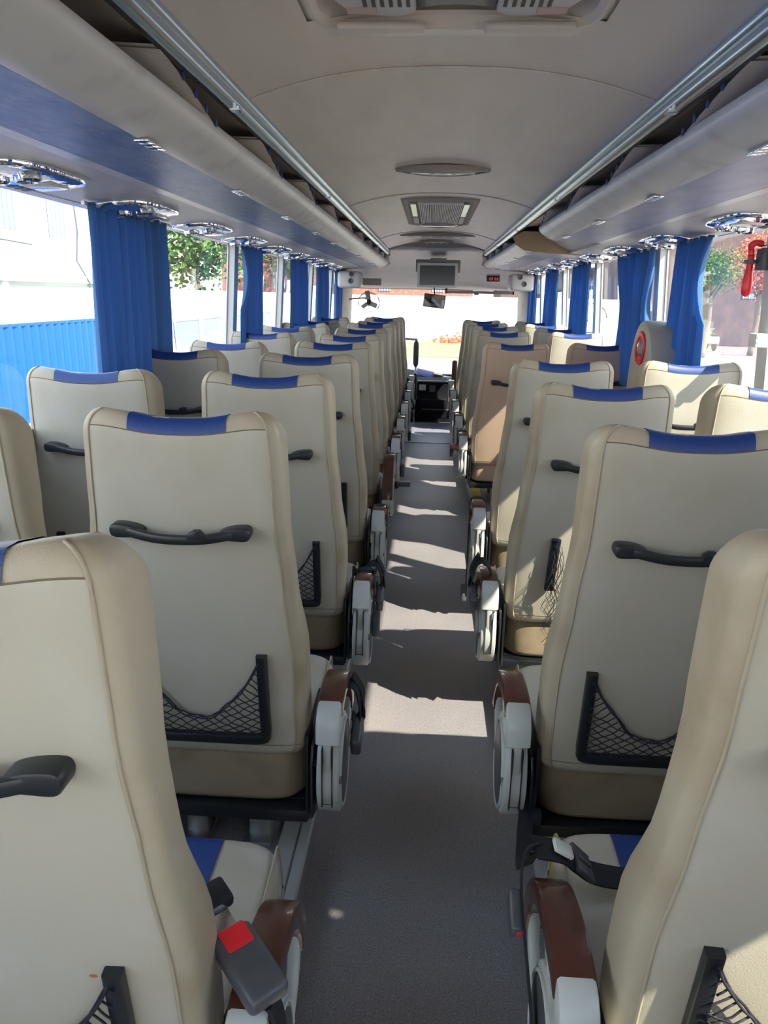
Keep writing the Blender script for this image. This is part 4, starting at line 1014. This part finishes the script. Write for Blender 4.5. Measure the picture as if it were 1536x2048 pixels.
ceiling_lamp(7.86, 0.165, 0.16, 'small curved clear ceiling lamp close to the front dome')

def vent1():
    root = empty('ceiling_vent', (XC, 5.3, CZ - 0.002), 'trapezoid ceiling grille with fine slats and a yellow lens', 'ceiling vent')
    m = MB(); f = [(-0.225, -0.80), (0.225, -0.80), (0.225, 0.72), (0.12, 0.90), (-0.12, 0.90), (-0.225, 0.72)]
    def ringp(s, z): return [Vector((a * s, b * (1 - (1 - s) * 0.5), z)) for a, b in f]
    m.grid([ringp(1, 0.0), ringp(1, -0.012), ringp(0.93, -0.016), ringp(0.86, -0.010), ringp(0.84, -0.006)], close_v=True)
    n = len(f); k = len(m.v) - n; m.f.append(tuple(range(k, k + n))); m.mi.append(0); m.build('frame', M['divider'], root, 30)
    m = MB()
    for k in range(25):
        x = -0.125 + k * 0.0107; m.box(x, x + 0.006, -0.62, 0.60, -0.016, -0.008)
    m.box(-0.13, 0.14, -0.66, -0.62, -0.017, -0.006); m.box(-0.13, 0.14, 0.60, 0.64, -0.017, -0.006); m.build('grille', M['panel'], root)
    for s in (-1, 1):
        m = MB(); m.bbox(min(s * 0.142, s * 0.178), max(s * 0.142, s * 0.178), -0.6, 0.1, -0.017, -0.007, 0.003); m.build('lens', M['yellow_lens'] if s < 0 else M['clear'], root, label='pale yellow lens' if s < 0 else None)
        m = MB(); m.bbox(min(s * 0.142, s * 0.178), max(s * 0.142, s * 0.178), 0.15, 0.6, -0.017, -0.007, 0.003); m.build('speaker_panel', M['dark_grey'], root)
    m = MB(); o = lens_shape(0.15, 0.22); m.grid([[Vector((a * s_, 0.66 + b * s_, z)) for a, b in o] for s_, z in ((1, -0.010), (1.0, -0.020), (0.8, -0.030), (0.1, -0.034))], close_v=True); m.build('lamp_lens', M['clear'], root, 40)
vent1()
def vent2():
    root = empty('ceiling_vent', (XC, 7.1, CZ - 0.002), 'wide flat ceiling air vent with two small louvres near the front', 'ceiling vent')
    m = MB(); m.bbox(-0.33, 0.33, -0.22, -0.14, -0.030, 0.0, 0.004); m.build('rear_lip', M['divider'], root, 40)
    m = MB(); m.bbox(-0.28, 0.28, -0.14, 0.25, -0.018, 0.0, 0.005); m.build('housing', M['panel'], root, 40)
    for s in (-1, 1):
        m = MB()
        for k in range(6): x = s * (0.07 + k * 0.014); m.box(x - 0.004, x + 0.004, -0.08, 0.15, -0.0195, -0.017)
        m.build('louvre', M['black'], root)
        m = MB(); m.box(min(s * .21, s * .265), max(s * .21, s * .265), -0.1, 0.2, -0.0195, -0.017); m.build('side_grille', M['dark_grey'], root)
    m = MB(); m.box(-0.05, 0.05, -0.08, 0.15, -0.0195, -0.017); m.build('centre_grille', M['dark_grey'], root)
vent2()

# ------------------------------------------------------------------ front of the bus
def tv():
    root = empty('monitor', (0.045, 8.62, Z(0.09)), 'flat monitor with beige frame hanging at the front of the ceiling', 'monitor')
    m = MB(); w_, h_ = 0.222, 0.262
    m.bbox(-w_, w_, -0.02, 0.03, 0, h_, 0.010); b = m.build('housing', M['white'], root, 40)
    m = MB(); m.box(-w_ + 0.028, w_ - 0.028, -0.0215, -0.019, 0.026, h_ - 0.028); m.build('screen', M['screen'], root)
    m = MB(); m.bbox(-w_ - 0.02, w_ + 0.03, 0.03, 0.10, h_ - 0.10, h_ + 0.035, 0.01); m.bbox(-0.08, 0.10, 0.0, 0.30, h_ + 0.01, h_ + 0.05, 0.006); m.build('mount', M['divider'], root, 40)
tv()
def mirror():
    root = empty('rear_view_mirror', (0.025, 9.75, Z(-0.06)), 'tilted rectangular rear view mirror hanging below the monitor', 'mirror')
    R_ = Matrix.Rotation(0.12, 4, 'Y') @ Matrix.Rotation(-0.12, 4, 'X') @ Matrix.Rotation(-0.15, 4, 'Z')
    m = MB(); m.bbox(-0.138, 0.138, -0.012, 0.02, -0.082, 0.082, 0.011, M=R_, seg=3); m.build('housing', M['black'], root, 40)
    m = MB(); m.box(-0.13, 0.13, -0.0135, -0.0125, -0.074, 0.074, M=R_); m.build('mirror_glass', M['mirror'], root)
    m = MB(); m.tube([(0.0, 0.02, 0.03), (0.0, 0.05, 0.10), (-0.01, 0.10, 0.20)], 0.008, 8); m.build('stem', M['black'], root, True)
mirror()
def fan():
    root = empty('dashboard_fan', (-0.80, 9.7, Z(-0.10)), 'small round fan with wire ring at the left of the windscreen', 'fan')
    R_ = Matrix.Rotation(0.35, 4, 'Y') @ Matrix.Rotation(math.radians(62), 4, 'X')
    m = MB()
    for r, z in ((0.135, 0), (0.133, 0.03), (0.09, -0.012), (0.05, -0.018)):
        m.tube([R_ @ Vector((r * math.cos(a), r * math.sin(a), z)) for a in [2 * math.pi * k / 28 for k in range(28)]], 0.0035 if r > 0.1 else 0.002, 5, closed=True)
    for k in range(12): a = k * math.pi / 6; m.tube([R_ @ Vector((0.02 * math.cos(a), 0.02 * math.sin(a), -0.02)), R_ @ Vector((0.135 * math.cos(a), 0.135 * math.sin(a), 0))], 0.0012, 4)
    m.build('cage', M['dark_grey'], root, True)
    m = MB(); m.lathe([(0.03, -0.02), (0.03, 0.05), (0.02, 0.07)], 16, M=R_); m.build('motor', M['brown'], root, 40)
    for k in range(3):
        m = MB(); m.box(0.02, 0.11, -0.03, 0.03, 0.008, 0.011, M=R_ @ Matrix.Rotation(k * 2.1, 4, 'Z') @ Matrix.Rotation(0.4, 4, 'X')); m.build('blade', M['grey_plastic'], root)
    m = MB(); m.tube([(0.02, 0.05, 0.02), (-0.06, 0.08, 0.06), (-0.2, 0.1, 0.05), (-0.26, 0.08, 0.04)], 0.009, 8); m.build('arm', M['dark_grey'], root, True)
    m = MB(); m.bbox(-0.03, 0.03, 0.02, 0.08, 0.05, 0.15, 0.01, M=Matrix.Rotation(-0.2, 4, 'Y')); m.build('bracket', M['divider'], root, 40)
fan()
def speaker(s, label):
    root = empty('speaker_pod', (XC + s * 1.0, 9.02, Z(0.16)), label, 'speaker')
    m = MB(); m.bbox(-0.14, 0.14, -0.06, 0.25, -0.09, 0.10, 0.04, seg=4); m.build('housing', M['panel'], root, 40)
    for x, z, r in ((0.02, -0.01, 0.030), (-s * 0.03, 0.065, 0.028)):
        m = MB(); m.lathe([(r, 0), (r, 0.008), (r * 0.8, 0.01), (r * 0.3, 0.003), (0.001, 0.004)], 18, M=Matrix.Translation((x, -0.058, z)) @ Matrix.Rotation(math.pi / 2, 4, 'X')); m.build('driver', M['dark_grey'], root, 40)
speaker(-1, 'moulded speaker pod in the front left corner under the rack'); speaker(1, 'moulded speaker pod in the front right corner under the rack')
def clock():
    root = empty('digital_display', (0.70, 9.1, Z(0.205)), 'small dark display with dim red digits at the front right', 'display')
    m = MB(); m.bbox(-0.075, 0.075, -0.01, 0.10, -0.032, 0.032, 0.006); m.build('housing', M['black'], root, 40)
    m = MB()
    for k, x in enumerate((-0.045, -0.02, 0.015, 0.04)):
        for (a, b, c, d) in ((0, .014, .0115, .014), (0, .014, -.0005, .002), (0, .014, -.014, -.0115), (0, .0025, -.014, 0), (.0115, .014, 0, .014)): m.box(x + a, x + b, -0.0112, -0.0104, min(c, d), max(c, d))
    m.build('digits', M['led'], root, label='dim red digits')
    m = MB(); m.box(-0.075, 0.075, 0.0, 0.12, 0.033, 0.05); m.build('visor', M['divider'], root)
clock()
def roller_blind():
    root = empty('sun_visor', (0.60, 9.95, Z(0.055)), 'dark rolled sun visor along the top right of the windscreen', 'sun visor')
    m = MB(); m.bbox(-0.42, 0.42, -0.012, 0.012, -0.018, 0.020, 0.006); m.build('roller', M['divider'], root, 40)
    m = MB(); m.bbox(-0.07, -0.01, -0.016, 0.012, -0.032, -0.015, 0.004); m.build('clip', M['black'], root, 40)
    m = MB(); m.bbox(-0.44, -0.41, -0.005, 0.1, -0.02, 0.04, 0.003); m.bbox(0.41, 0.44, -0.005, 0.1, -0.02, 0.04, 0.003); m.build('bracket', M['black'], root)
roller_blind()
m = MB(); m.bbox(-0.86, -0.62, 9.28, 9.30, Z(0.11), Z(0.19), 0.004); prop(m.build('wall_panel', M['divider']), 'small grey flap set in the front dome left of the monitor', 'panel')

def console():
    root = empty('engine_console', (0.1, 9.2, -0.42), 'black moulded console at the front end of the aisle', 'console'); O = Vector(root.location)
    def fin(m, nm, mt, sm=False, par=root, label=None): m.v = [tuple(Vector(p) - O) for p in m.v]; return m.build(nm, mt, par, sm, label)
    m = MB(); prof = [(9.0, -0.42), (8.98, 0.00), (8.93, 0.10), (8.93, 0.22), (8.98, 0.23), (8.99, 0.30), (8.95, 0.43), (9.25, 0.46), (9.9, 0.40), (10.15, 0.36), (10.15, -0.42)]
    m.prism(prof, -0.22, 0.34, 'x', r=0.01); fin(m, 'body', M['dash'], 40)
    m = MB(); m.bbox(-0.12, -0.04, 8.955, 8.985, 0.33, 0.40, 0.004); fin(m, 'socket', M['grey_plastic'])
    m = MB(); m.bbox(0.0, 0.075, 8.955, 8.98, 0.31, 0.39, 0.004); fin(m, 'switch_plate', M['dark_grey'])
    m = MB(); m.bbox(-0.09, 0.31, 8.915, 8.94, 0.10, 0.115, 0.004); m.bbox(-0.2, 0.31, 8.96, 8.99, -0.06, -0.05, 0.004); m.bbox(-0.2, 0.32, 8.94, 8.97, 0.435, 0.447, 0.004); fin(m, 'trim_line', M['dark_grey'])
console()
def dashboard():
    root = empty('dashboard', (0.0, 9.9, 0.2), 'dark dashboard under the windscreen', 'dashboard'); O = Vector(root.location)
    m = MB(); vs = []
    P = [[Vector((x, y, Z(z) + (x + 0.1) * -0.14)) for x in (-1.2, -0.6, 0, 0.6, 1.25)] for y, z in ((9.35, -1.35), (9.33, -1.06), (9.36, -1.02), (9.7, -0.99), (10.15, -0.98))]
    m.grid(P); m.v = [tuple(Vector(p) - O) for p in m.v]; m.build('top', M['dash'], root, 30)
    m = MB(); m.box(0.32, 1.25, 9.9, 10.12, -0.42 - .2 + .2, 0.30); m.v = [tuple(Vector(p) - O) for p in m.v]; m.build('body', M['dash'], root)
dashboard()
m = MB(); Mx = Matrix.Translation((-0.06, 9.5, Z(-0.965))) @ Matrix.Rotation(0.2, 4, 'Y') @ Matrix.Rotation(0.25, 4, 'X'); m.bbox(-0.115, 0.115, -0.12, 0.12, -0.02, 0.03, 0.01, M=Mx)
prop(m.build('folded_cloth', M['dash_blue'], smooth=40), 'folded blue cloth on the dashboard', 'cloth')
m = MB(); Mx = Matrix.Translation((0.10, 9.45, Z(-0.985))) @ Matrix.Rotation(0.14, 4, 'Y'); m.bbox(-0.055, 0.055, -0.13, 0.13, -0.03, 0.05, 0.008, M=Mx)
prop(m.build('wooden_box', M['wood'], smooth=40), 'small reddish wooden box on the dashboard beside the blue cloth', 'box')
m = MB(); Mx = Matrix.Translation((0.27, 9.5, Z(-1.03))) @ Matrix.Rotation(0.14, 4, 'Y') @ Matrix.Rotation(0.25, 4, 'X'); m.bbox(-0.10, 0.10, -0.13, 0.13, -0.02, 0.01, 0.006, M=Mx)
prop(m.build('storage_tray', M['dark_grey'], smooth=40), 'dark grey tray on the dashboard right of the wooden box', 'tray')
def grab_pole():
    root = empty('grab_pole', (-0.172, 8.66, -0.06), 'metal grab pole with thick grey sleeve at the front left end of the aisle', 'grab pole'); O = Vector(root.location)
    m = MB(); m.tube([Vector(p) - O for p in ((-0.172, 8.66, -0.06), (-0.172, 8.66, 0.15), (-0.165, 8.66, 0.3), (-0.165, 8.66, Z(-0.47)))], 0.014, 10); m.tube([Vector(p) - O for p in ((-0.165, 8.66, Z(-0.48)), (-0.3, 8.66, Z(-0.475)), (-0.6, 8.66, Z(-0.475)))], 0.013, 10); m.build('pole', M['steel'], root, True)
    m = MB(); m.lathe([(0.012, 0), (0.028, 0.03), (0.031, 0.06), (0.031, 0.24), (0.028, 0.27), (0.012, 0.30)], 16, M=Matrix.Translation(Vector((-0.165, 8.66, Z(-0.79))) - O)); m.build('sleeve', M['dark_grey'], root, True)
    m = MB(); m.lathe([(0.026, 0), (0.028, 0.02), (0.028, 0.28), (0.020, 0.30)], 16, M=Matrix.Translation(Vector((-0.168, 8.66, Z(-1.16))) - O)); m.build('sleeve', M['screen'], root, True)
grab_pole()
m = MB(); m.lathe([(0.03, -0.45), (0.03, -0.02), (0.028, 0.0), (0.015, 0.01)], 14, M=Matrix.Translation((0.285, 8.75, Z(-0.72)))); m.lathe([(0.014, -0.75), (0.014, -0.4)], 10, M=Matrix.Translation((0.285, 8.75, Z(-0.72))))
prop(m.build('grab_post', M['wood'], smooth=40), 'short brown wrapped grab post at the front right end of the aisle', 'grab post')
def driver():
    o = seat(-0.78, 9.0, 0, 'cream driver seat at the front left, only its jagged top showing', None, arm=False, pocket=None, dz=0.0)
    o.location.z = -0.1
driver()
def steering():
    root = empty('steering_wheel', (-0.72, 9.75, 0.62), 'dark steering wheel in front of the driver seat', 'steering wheel'); R_ = Matrix.Rotation(math.radians(-50), 4, 'X')
    m = MB(); m.tube([R_ @ Vector((0.22 * math.cos(a), 0.22 * math.sin(a), 0)) for a in [2 * math.pi * k / 32 for k in range(32)]], 0.014, 8, closed=True); m.build('rim', M['black'], root, True)
    m = MB(); m.lathe([(0.05, -0.02), (0.05, 0.02), (0.03, 0.03)], 16, M=R_); m.tube([R_ @ Vector((-0.21, 0, 0)), R_ @ Vector((0.21, 0, 0))], 0.012, 6); m.tube([(0, 0, 0), (0, 0.15, -0.25)], 0.03, 8); m.build('hub', M['black'], root, 40)
steering()

# emergency hammer on its bracket
def hammer():
    x = wall_x(Z(0.12), 1) - 0.03
    root = empty('emergency_hammer', (x, 2.95, Z(0.02)), 'red handled emergency hammer clipped to the right window post', 'hammer'); 
    m = MB(); prof = [(0.004, 0.0), (0.016, 0.008), (0.020, 0.03), (0.019, 0.06), (0.013, 0.10), (0.0125, 0.14), (0.013, 0.155)]
    m.lathe(prof, 14, M=Matrix.Translation((-0.012, 0.09, 0.0)) @ Matrix.Scale(0.7, 4, (0, 1, 0))); h = m.build('handle', M['red'], root, True)
    m = MB(); m.tube(spline([(-0.012, 0.09, 0.15), (-0.014, 0.09, 0.17), (-0.018, 0.085, 0.185), (-0.005, 0.08, 0.195), (0.02, 0.075, 0.19)], 4), 0.012, 8); m.build('head', M['red'], root, True)
    m = MB(); m.tube([(0.0, 0.08, 0.192), (0.045, 0.07, 0.188)], 0.009, 10); m.build('steel_tip', M['chrome'], root, 40)
    m = MB(); m.bbox(0.005, 0.03, 0.02, 0.09, 0.095, 0.175, 0.004); m.bbox(-0.03, 0.01, 0.07, 0.11, 0.12, 0.135, 0.003); m.build('bracket', M['dark_grey'], root, 40)
hammer()
m = MB(); xx = wall_x(Z(-0.13), 1) - 0.035
m.bbox(xx - 0.028, xx + 0.02, 2.87, 2.94, Z(-0.160), Z(-0.110), 0.006)
for k in range(3): m.bbox(xx - 0.032, xx - 0.012, 2.86, 2.876, Z(-0.158 + 0.017 * k), Z(-0.146 + 0.017 * k), 0.002)
prop(m.build('window_latch', M['white'], smooth=40), 'off white clip on the right window post below the hammer', 'latch')

# padded panel with the red emblem at the door gap
def emblem_panel():
    x0, x1 = 1.07, 1.26; root = empty('padded_partition', (1.16, 3.95, PLT), 'cream padded side panel with a round red emblem beside the door gap', 'partition'); O = Vector(root.location)
    prof = [(3.78, 0.0), (3.70, 0.5), (3.72, 0.98), (3.76, 1.10), (3.83, 1.195), (3.93, 1.24), (4.03, 1.22), (4.10, 1.13), (4.14, 0.98), (4.16, 0.5), (4.12, 0.0)]
    sp = spline([(0, a, b + PLT) for a, b in prof], 4)
    m = MB(); m.prism([(p.y, p.z) for p in sp], x0, x1, 'x', r=0.02); m.v = [tuple(Vector(p) - O) for p in m.v]; b = m.build('body', M['leather'], root, 40)
    c = Vector((x0 - 0.001, 3.93, Z(-0.235))) - O; R_ = Matrix.Translation(c) @ Matrix.Rotation(-math.pi / 2, 4, 'Y')
    m = MB(); m.lathe([(0.085, 0), (0.085, 0.006), (0.078, 0.010), (0.058, 0.008), (0.055, 0.004)], 28, M=R_); e = m.build('emblem', M['red'], root, 40, label='round red emblem ring')
    m = MB(); m.lathe([(0.055, 0.005), (0.03, 0.012), (0.012, 0.016), (0.001, 0.016)], 6, M=R_); m.build('emblem_centre', M['chrome'], e, False)
emblem_panel()

# ------------------------------------------------------------------ outside
GZ = Z(-2.5)
m = MB(); m.box(-60, 60, -30, 32.5, GZ - 0.2, GZ); m.box(-60, 60, 32.5, 90, GZ - 0.2, GZ - 0.02)
prop(m.build('ground', [M['gravel']]), None, None, None, 'structure').name = 'floor'
m = MB(); m.box(-7, 11, 32, 43.2, GZ - 0.1, GZ + 0.02); prop(m.build('lawn', M['grass']), 'strip of green grass before the white yard wall', 'lawn', None, 'stuff')
m = MB(); m.box(-40, 11.2, 43.25, 43.5, GZ, Z(0.0))
for x in range(-39, 11, 3): m.box(x, x + 0.25, 43.21, 43.25, GZ, Z(0.02))
yw = prop(m.build('yard_wall', M['plaster']), 'long white yard wall across the view beyond the windscreen', 'wall')
m = MB(); m.tube([(8.7 + 1.0 * math.cos(a), 43.18, Z(-1.0) + 0.8 * math.sin(a)) for a in [k * 0.33 for k in range(17)]], 0.035, 5); m.build('drawing', M['black'], yw, label='curly black line drawing')
m = MB(); m.tube([(8.2, 43.18, Z(-0.5)), (8.7, 43.18, Z(-1.1)), (8.3, 43.18, Z(-1.8)), (8.9, 43.18, Z(-2.0))], 0.035, 5); m.build('drawing', M['black'], yw, label='curly black line drawing')
def building(name, x0, x1, y0, y1, z1, mt, label, wins=(), face='y', roofm=None):
    root = empty(name, ((x0 + x1) / 2, (y0 + y1) / 2, GZ), label, 'building'); O = Vector(root.location)
    def fin(m, nm, mt_, par=root): m.v = [tuple(Vector(p) - O) for p in m.v]; return m.build(nm, mt_, par)
    m = MB(); m.box(x0, x1, y0, y1, GZ, z1); fin(m, 'wall', mt)
    if roofm:
        m = MB(); xm = (x0 + x1) / 2; e = 0.5
        m.prism([(x0 - e, z1), (x1 + e, z1), (xm, z1 + 2.2)], y0 - e, y1 + e, 'y'); fin(m, 'roof', roofm)
    for (a, b, z0, z2) in wins:
        m = MB()
        if face == 'y': m.box(a, b, y0 - 0.03, y0, z0, z2)
        elif face == '+x': m.box(x1, x1 + 0.03, a, b, z0, z2)
        else: m.box(x0 - 0.03, x0, a, b, z0, z2)
        wn = fin(m, 'window', M['vanglass'])
        m = MB()
        for k in range(5):
            t = k / 4
            if face == 'y': m.box(lerp(a, b, t) - 0.02, lerp(a, b, t) + 0.02, y0 - 0.07, y0 - 0.03, z0, z2)
            elif face == '+x': m.box(x1 + 0.03, x1 + 0.07, lerp(a, b, t) - 0.02, lerp(a, b, t) + 0.02, z0, z2)
            else: m.box(x0 - 0.07, x0 - 0.03, lerp(a, b, t) - 0.02, lerp(a, b, t) + 0.02, z0, z2)
        fin(m, 'bars', M['white'], wn)
    return root, fin
building('brick_building', -16, 3, 58, 66, Z(3.5), M['brick'], 'red brick building behind the white yard wall', [(-12 + 4 * k, -11.2 + 4 * k, Z(0.3), Z(1.5)) for k in range(4)])
building('brick_building', 5, 22, 57, 64, Z(2.2), M['brownwall'], 'brown brick house right of centre behind the yard wall', [(7 + 4 * k, 8 + 4 * k, Z(0.3), Z(1.3)) for k in range(4)])
# left: blue sheet fence, pale building
m = MB(); prof = []
P = []
for k in range(0, 271):
    y = -2 + k * 0.06; x = -6 + (0.02 if k % 4 in (0, 1) else -0.02); P.append([Vector((x, y, GZ)), Vector((x, y, Z(-0.50)))])
m.grid(P); m.box(-6.06, -5.99, -2, 14.2, Z(-0.54), Z(-0.50)); prop(m.build('sheet_fence', M['bluefence']), 'bright blue corrugated sheet fence outside the left rear window', 'fence')
r_, fin = building('pale_building', -13, -8.0, 2, 22.8, Z(6), M['plaster'], 'tall pale building with barred windows behind the blue fence', [(13.9, 14.6, Z(1.05), Z(2.3)), (15.9, 16.6, Z(1.0), Z(2.3)), (9.6, 10.3, Z(1.2), Z(2.3))], face='+x')
m = MB(); m.box(-8.0, -7.75, 2, 22.8, Z(0.12), Z(0.26)); m.box(-8.0, -7.8, 17.5, 17.8, GZ, Z(0.12)); m.box(-8.0, -7.8, 13.6, 13.8, GZ, Z(0.12)); m.box(-8.0, -7.9, 15.0, 15.6, Z(.26), Z(6)); fin(m, 'cornice', M['plaster2'])
m = MB(); m.box(-8.0, -7.96, 13.8, 17.5, GZ, Z(0.04)); fin(m, 'lower_panel', M['plaster2'])
m = MB(); m.tube([(-7.9, 16.8, Z(3.0)), (-7.85, 16.9, Z(1.2)), (-7.9, 16.85, Z(0.6)), (-7.7, 17.0, Z(0.1)), (-7.75, 16.8, Z(-0.3)), (-7.7, 17.1, Z(-0.9))], 0.02, 5); m.tube([(-7.7, 11, Z(1.1)), (-7.7, 12.6, Z(0.85)), (-7.7, 14.6, Z(0.8))], 0.015, 5); fin(m, 'cable', M['dark_grey'])

def minibus():
    y0, y1, x0, x1 = 14.6, 24.0, -7.0, -5.0; root = empty('minibus', (-6, 19.3, GZ), 'white minibus parked outside the left windows, its side windows showing', 'minibus'); O = Vector(root.location)
    def fin(m, nm, mt_, sm=False, par=root): m.v = [tuple(Vector(p) - O) for p in m.v]; return m.build(nm, mt_, par, sm)
    prof = [(x0, GZ + 0.3), (x0, Z(-0.3)), (x0 + 0.2, Z(0.02)), (x1 - 0.2, Z(0.02)), (x1 - 0.05, Z(-0.25)), (x1, Z(-1.1)), (x1, GZ + 0.3)]
    m = MB(); m.prism(prof, y0, y1, 'y', r=0.08); fin(m, 'body', M['van'], 40)
    for k in range(5):
        a = y0 + 0.02 + k * 1.85; m = MB(); m.bbox(-0.012, 0.012, 0, 1.55, -0.0, 0.52, 0.01, M=Matrix.Translation((x1 + 0.004, a, Z(-1.10))) @ Matrix.Rotation(-0.055, 4, 'Y')); w1 = fin(m, 'side_window', M['vanglass'])
        m = MB(); m.tube([(x1 + 0.02, a, Z(-1.08)), (x1 + 0.02, a + 1.55, Z(-1.08)), (x1 - 0.008, a + 1.55, Z(-0.57)), (x1 - 0.008, a, Z(-0.57))], 0.02, 6, closed=True); fin(m, 'window_frame', M['grey_plastic'], par=w1)
    for yy in (y0 + 1.0, y1 - 1.1):
        for xx in (x0 + 0.12, x1 - 0.12):
            m = MB(); m.lathe([(0.2, -0.1), (0.34, -0.1), (0.36, -0.05), (0.36, 0.05), (0.34, 0.1), (0.2, 0.1)], 20, M=Matrix.Translation((xx, yy, GZ + 0.36)) @ Matrix.Rotation(math.pi / 2, 4, 'Y')); fin(m, 'wheel', M['tyre'], 40)
minibus()
m = MB(); m.box(-7.5, -7.2, 25, 43.1, GZ, Z(0.02)); prop(m.build('yard_wall', M['plaster']), 'white yard wall running along the left side beyond the minibus', 'wall')

def tree(x, y, h, r, leafm, label, seed, name='tree'):
    rnd = random.Random(seed); root = empty(name, (x, y, GZ), label, 'tree')
    m = MB(); m.sweep(spline([(0, 0, 0), (0.1, 0.05, h * 0.3), (-0.05, 0.1, h * 0.7)], 4), [(0.14 * math.cos(a), 0.14 * math.sin(a)) for a in [k * math.pi / 4 for k in range(8)]])
    for k in range(6):
        a = k * 1.05; m.tube([(0.0, 0.05, h * 0.45 + 0.06 * k), (r * 0.6 * math.cos(a), r * 0.6 * math.sin(a), h * 0.7)], 0.05, 5)
    m.build('trunk', M['bark'], root, True)
    m = MB()
    for k in range(3500):
        a = rnd.uniform(0, 6.283); q = rnd.random() ** 0.4; ph = rnd.uniform(-1, 1); rr = r * q * (1 + 0.25 * math.sin(3 * a + seed))
        c = Vector((rr * math.cos(a) * math.sqrt(1 - ph * ph), rr * math.sin(a) * math.sqrt(1 - ph * ph), h * 0.75 + rr * ph * 0.8)); s_ = r * rnd.uniform(0.022, 0.05)
        R_ = Matrix.Rotation(rnd.uniform(0, 6), 3, 'Z') @ Matrix.Rotation(rnd.uniform(0, 3), 3, 'X')
        m.add([c + R_ @ Vector(p) * s_ for p in ((-1, -0.5, 0), (0, -0.8, 0.2), (1, -0.3, 0), (0.6, 0.7, 0.1), (-0.5, 0.8, -0.1))], [(0, 1, 2, 3, 4)])
    m.build('crown', M[leafm], root)
for k, (x, y, h, r, lb) in enumerate([(-14.5, 31, 6.6, 2.8, 'green tree above the white minibus, nearer one'), (-11.5, 37, 6.6, 3.0, 'green tree behind the minibus roof seen left of the folded curtain'), (-21, 50, 9.5, 3.8, 'tall green tree at the far left behind the yard wall'), (-10, 53, 8, 3.4, 'distant green tree left of the brick building')]):
    tree(x, y, h, r, 'leaf', lb, 20 + k)
r_, fin = building('tiled_house', -27, -20, 32, 41, Z(1.2), M['brownwall'], 'house with terracotta tiled roof between the trees on the left', [(34, 35, Z(0), Z(0.9))], face='+x', roofm=M['roof'])
# right side
building('brown_building', 11.6, 30, 46, 56, Z(5.5), M['brownwall'], 'dark brown building outside the right windows beyond the moped', [(14 + 4 * k, 15.4 + 4 * k, Z(0.2), Z(1.6)) for k in range(4)])
for k, (x, y, h, r, lf, lb) in enumerate([(15.6, 38, 5.6, 1.7, 'flower', 'red leafed tree outside the right window beside the hammer'), (12.6, 36, 5.2, 1.2, 'leaf', 'small green tree outside the right window left of the red one')]): tree(x, y, h, r, lf, lb, 40 + k)
def moped():
    root = empty('moped', (14.9, 41.5, GZ), 'white moped parked outside the right window', 'moped')
    for y in (-0.6, 0.6):
        m = MB(); m.lathe([(0.16, -0.05), (0.24, -0.06), (0.28, -0.03), (0.28, 0.03), (0.24, 0.06), (0.16, 0.05)], 20, M=Matrix.Translation((0, y, 0.28)) @ Matrix.Rotation(math.pi / 2, 4, 'Y')); m.build('wheel', M['tyre'], root, 40)
    m = MB(); m.bbox(-0.16, 0.16, -0.85, -0.1, 0.35, 0.75, 0.08); m.prism([(-0.15, 0.35), (0.35, 0.32), (0.62, 0.9), (0.5, 1.0), (0.30, 0.48), (-0.15, 0.45)], -0.14, 0.14, 'x', r=0.03); m.build('fairing', M['van'], root, 40)
    m = MB(); m.bbox(-0.13, 0.13, -0.8, -0.1, 0.75, 0.84, 0.03); m.build('saddle', M['black'], root, 40)
    m = MB(); m.tube([(-0.3, 0.45, 1.1), (0, 0.52, 1.05), (0.3, 0.45, 1.1)], 0.018, 6); m.build('handlebar', M['steel'], root, True)
moped()
def bush(x, y, label):
    rnd = random.Random(9); root = empty('flower_bush', (x, y, GZ), label, 'bush'); m = MB()
    for k in range(110):
        c = Vector((rnd.gauss(0, 0.5), rnd.uniform(-0.5, 0.5), abs(rnd.gauss(0.12, 0.16)))); s_ = 0.09
        m.add([c + Vector((a, b, d)) * s_ for a, b, d in ((-1, 0, -.5), (1, .3, -.4), (.6, 0, 1), (-.7, -.2, .8))], [(0, 1, 2, 3)])
    m.build('blossom', M['flower'], root)
bush(1.3, 42.3, 'red flowering bush at the foot of the white wall')
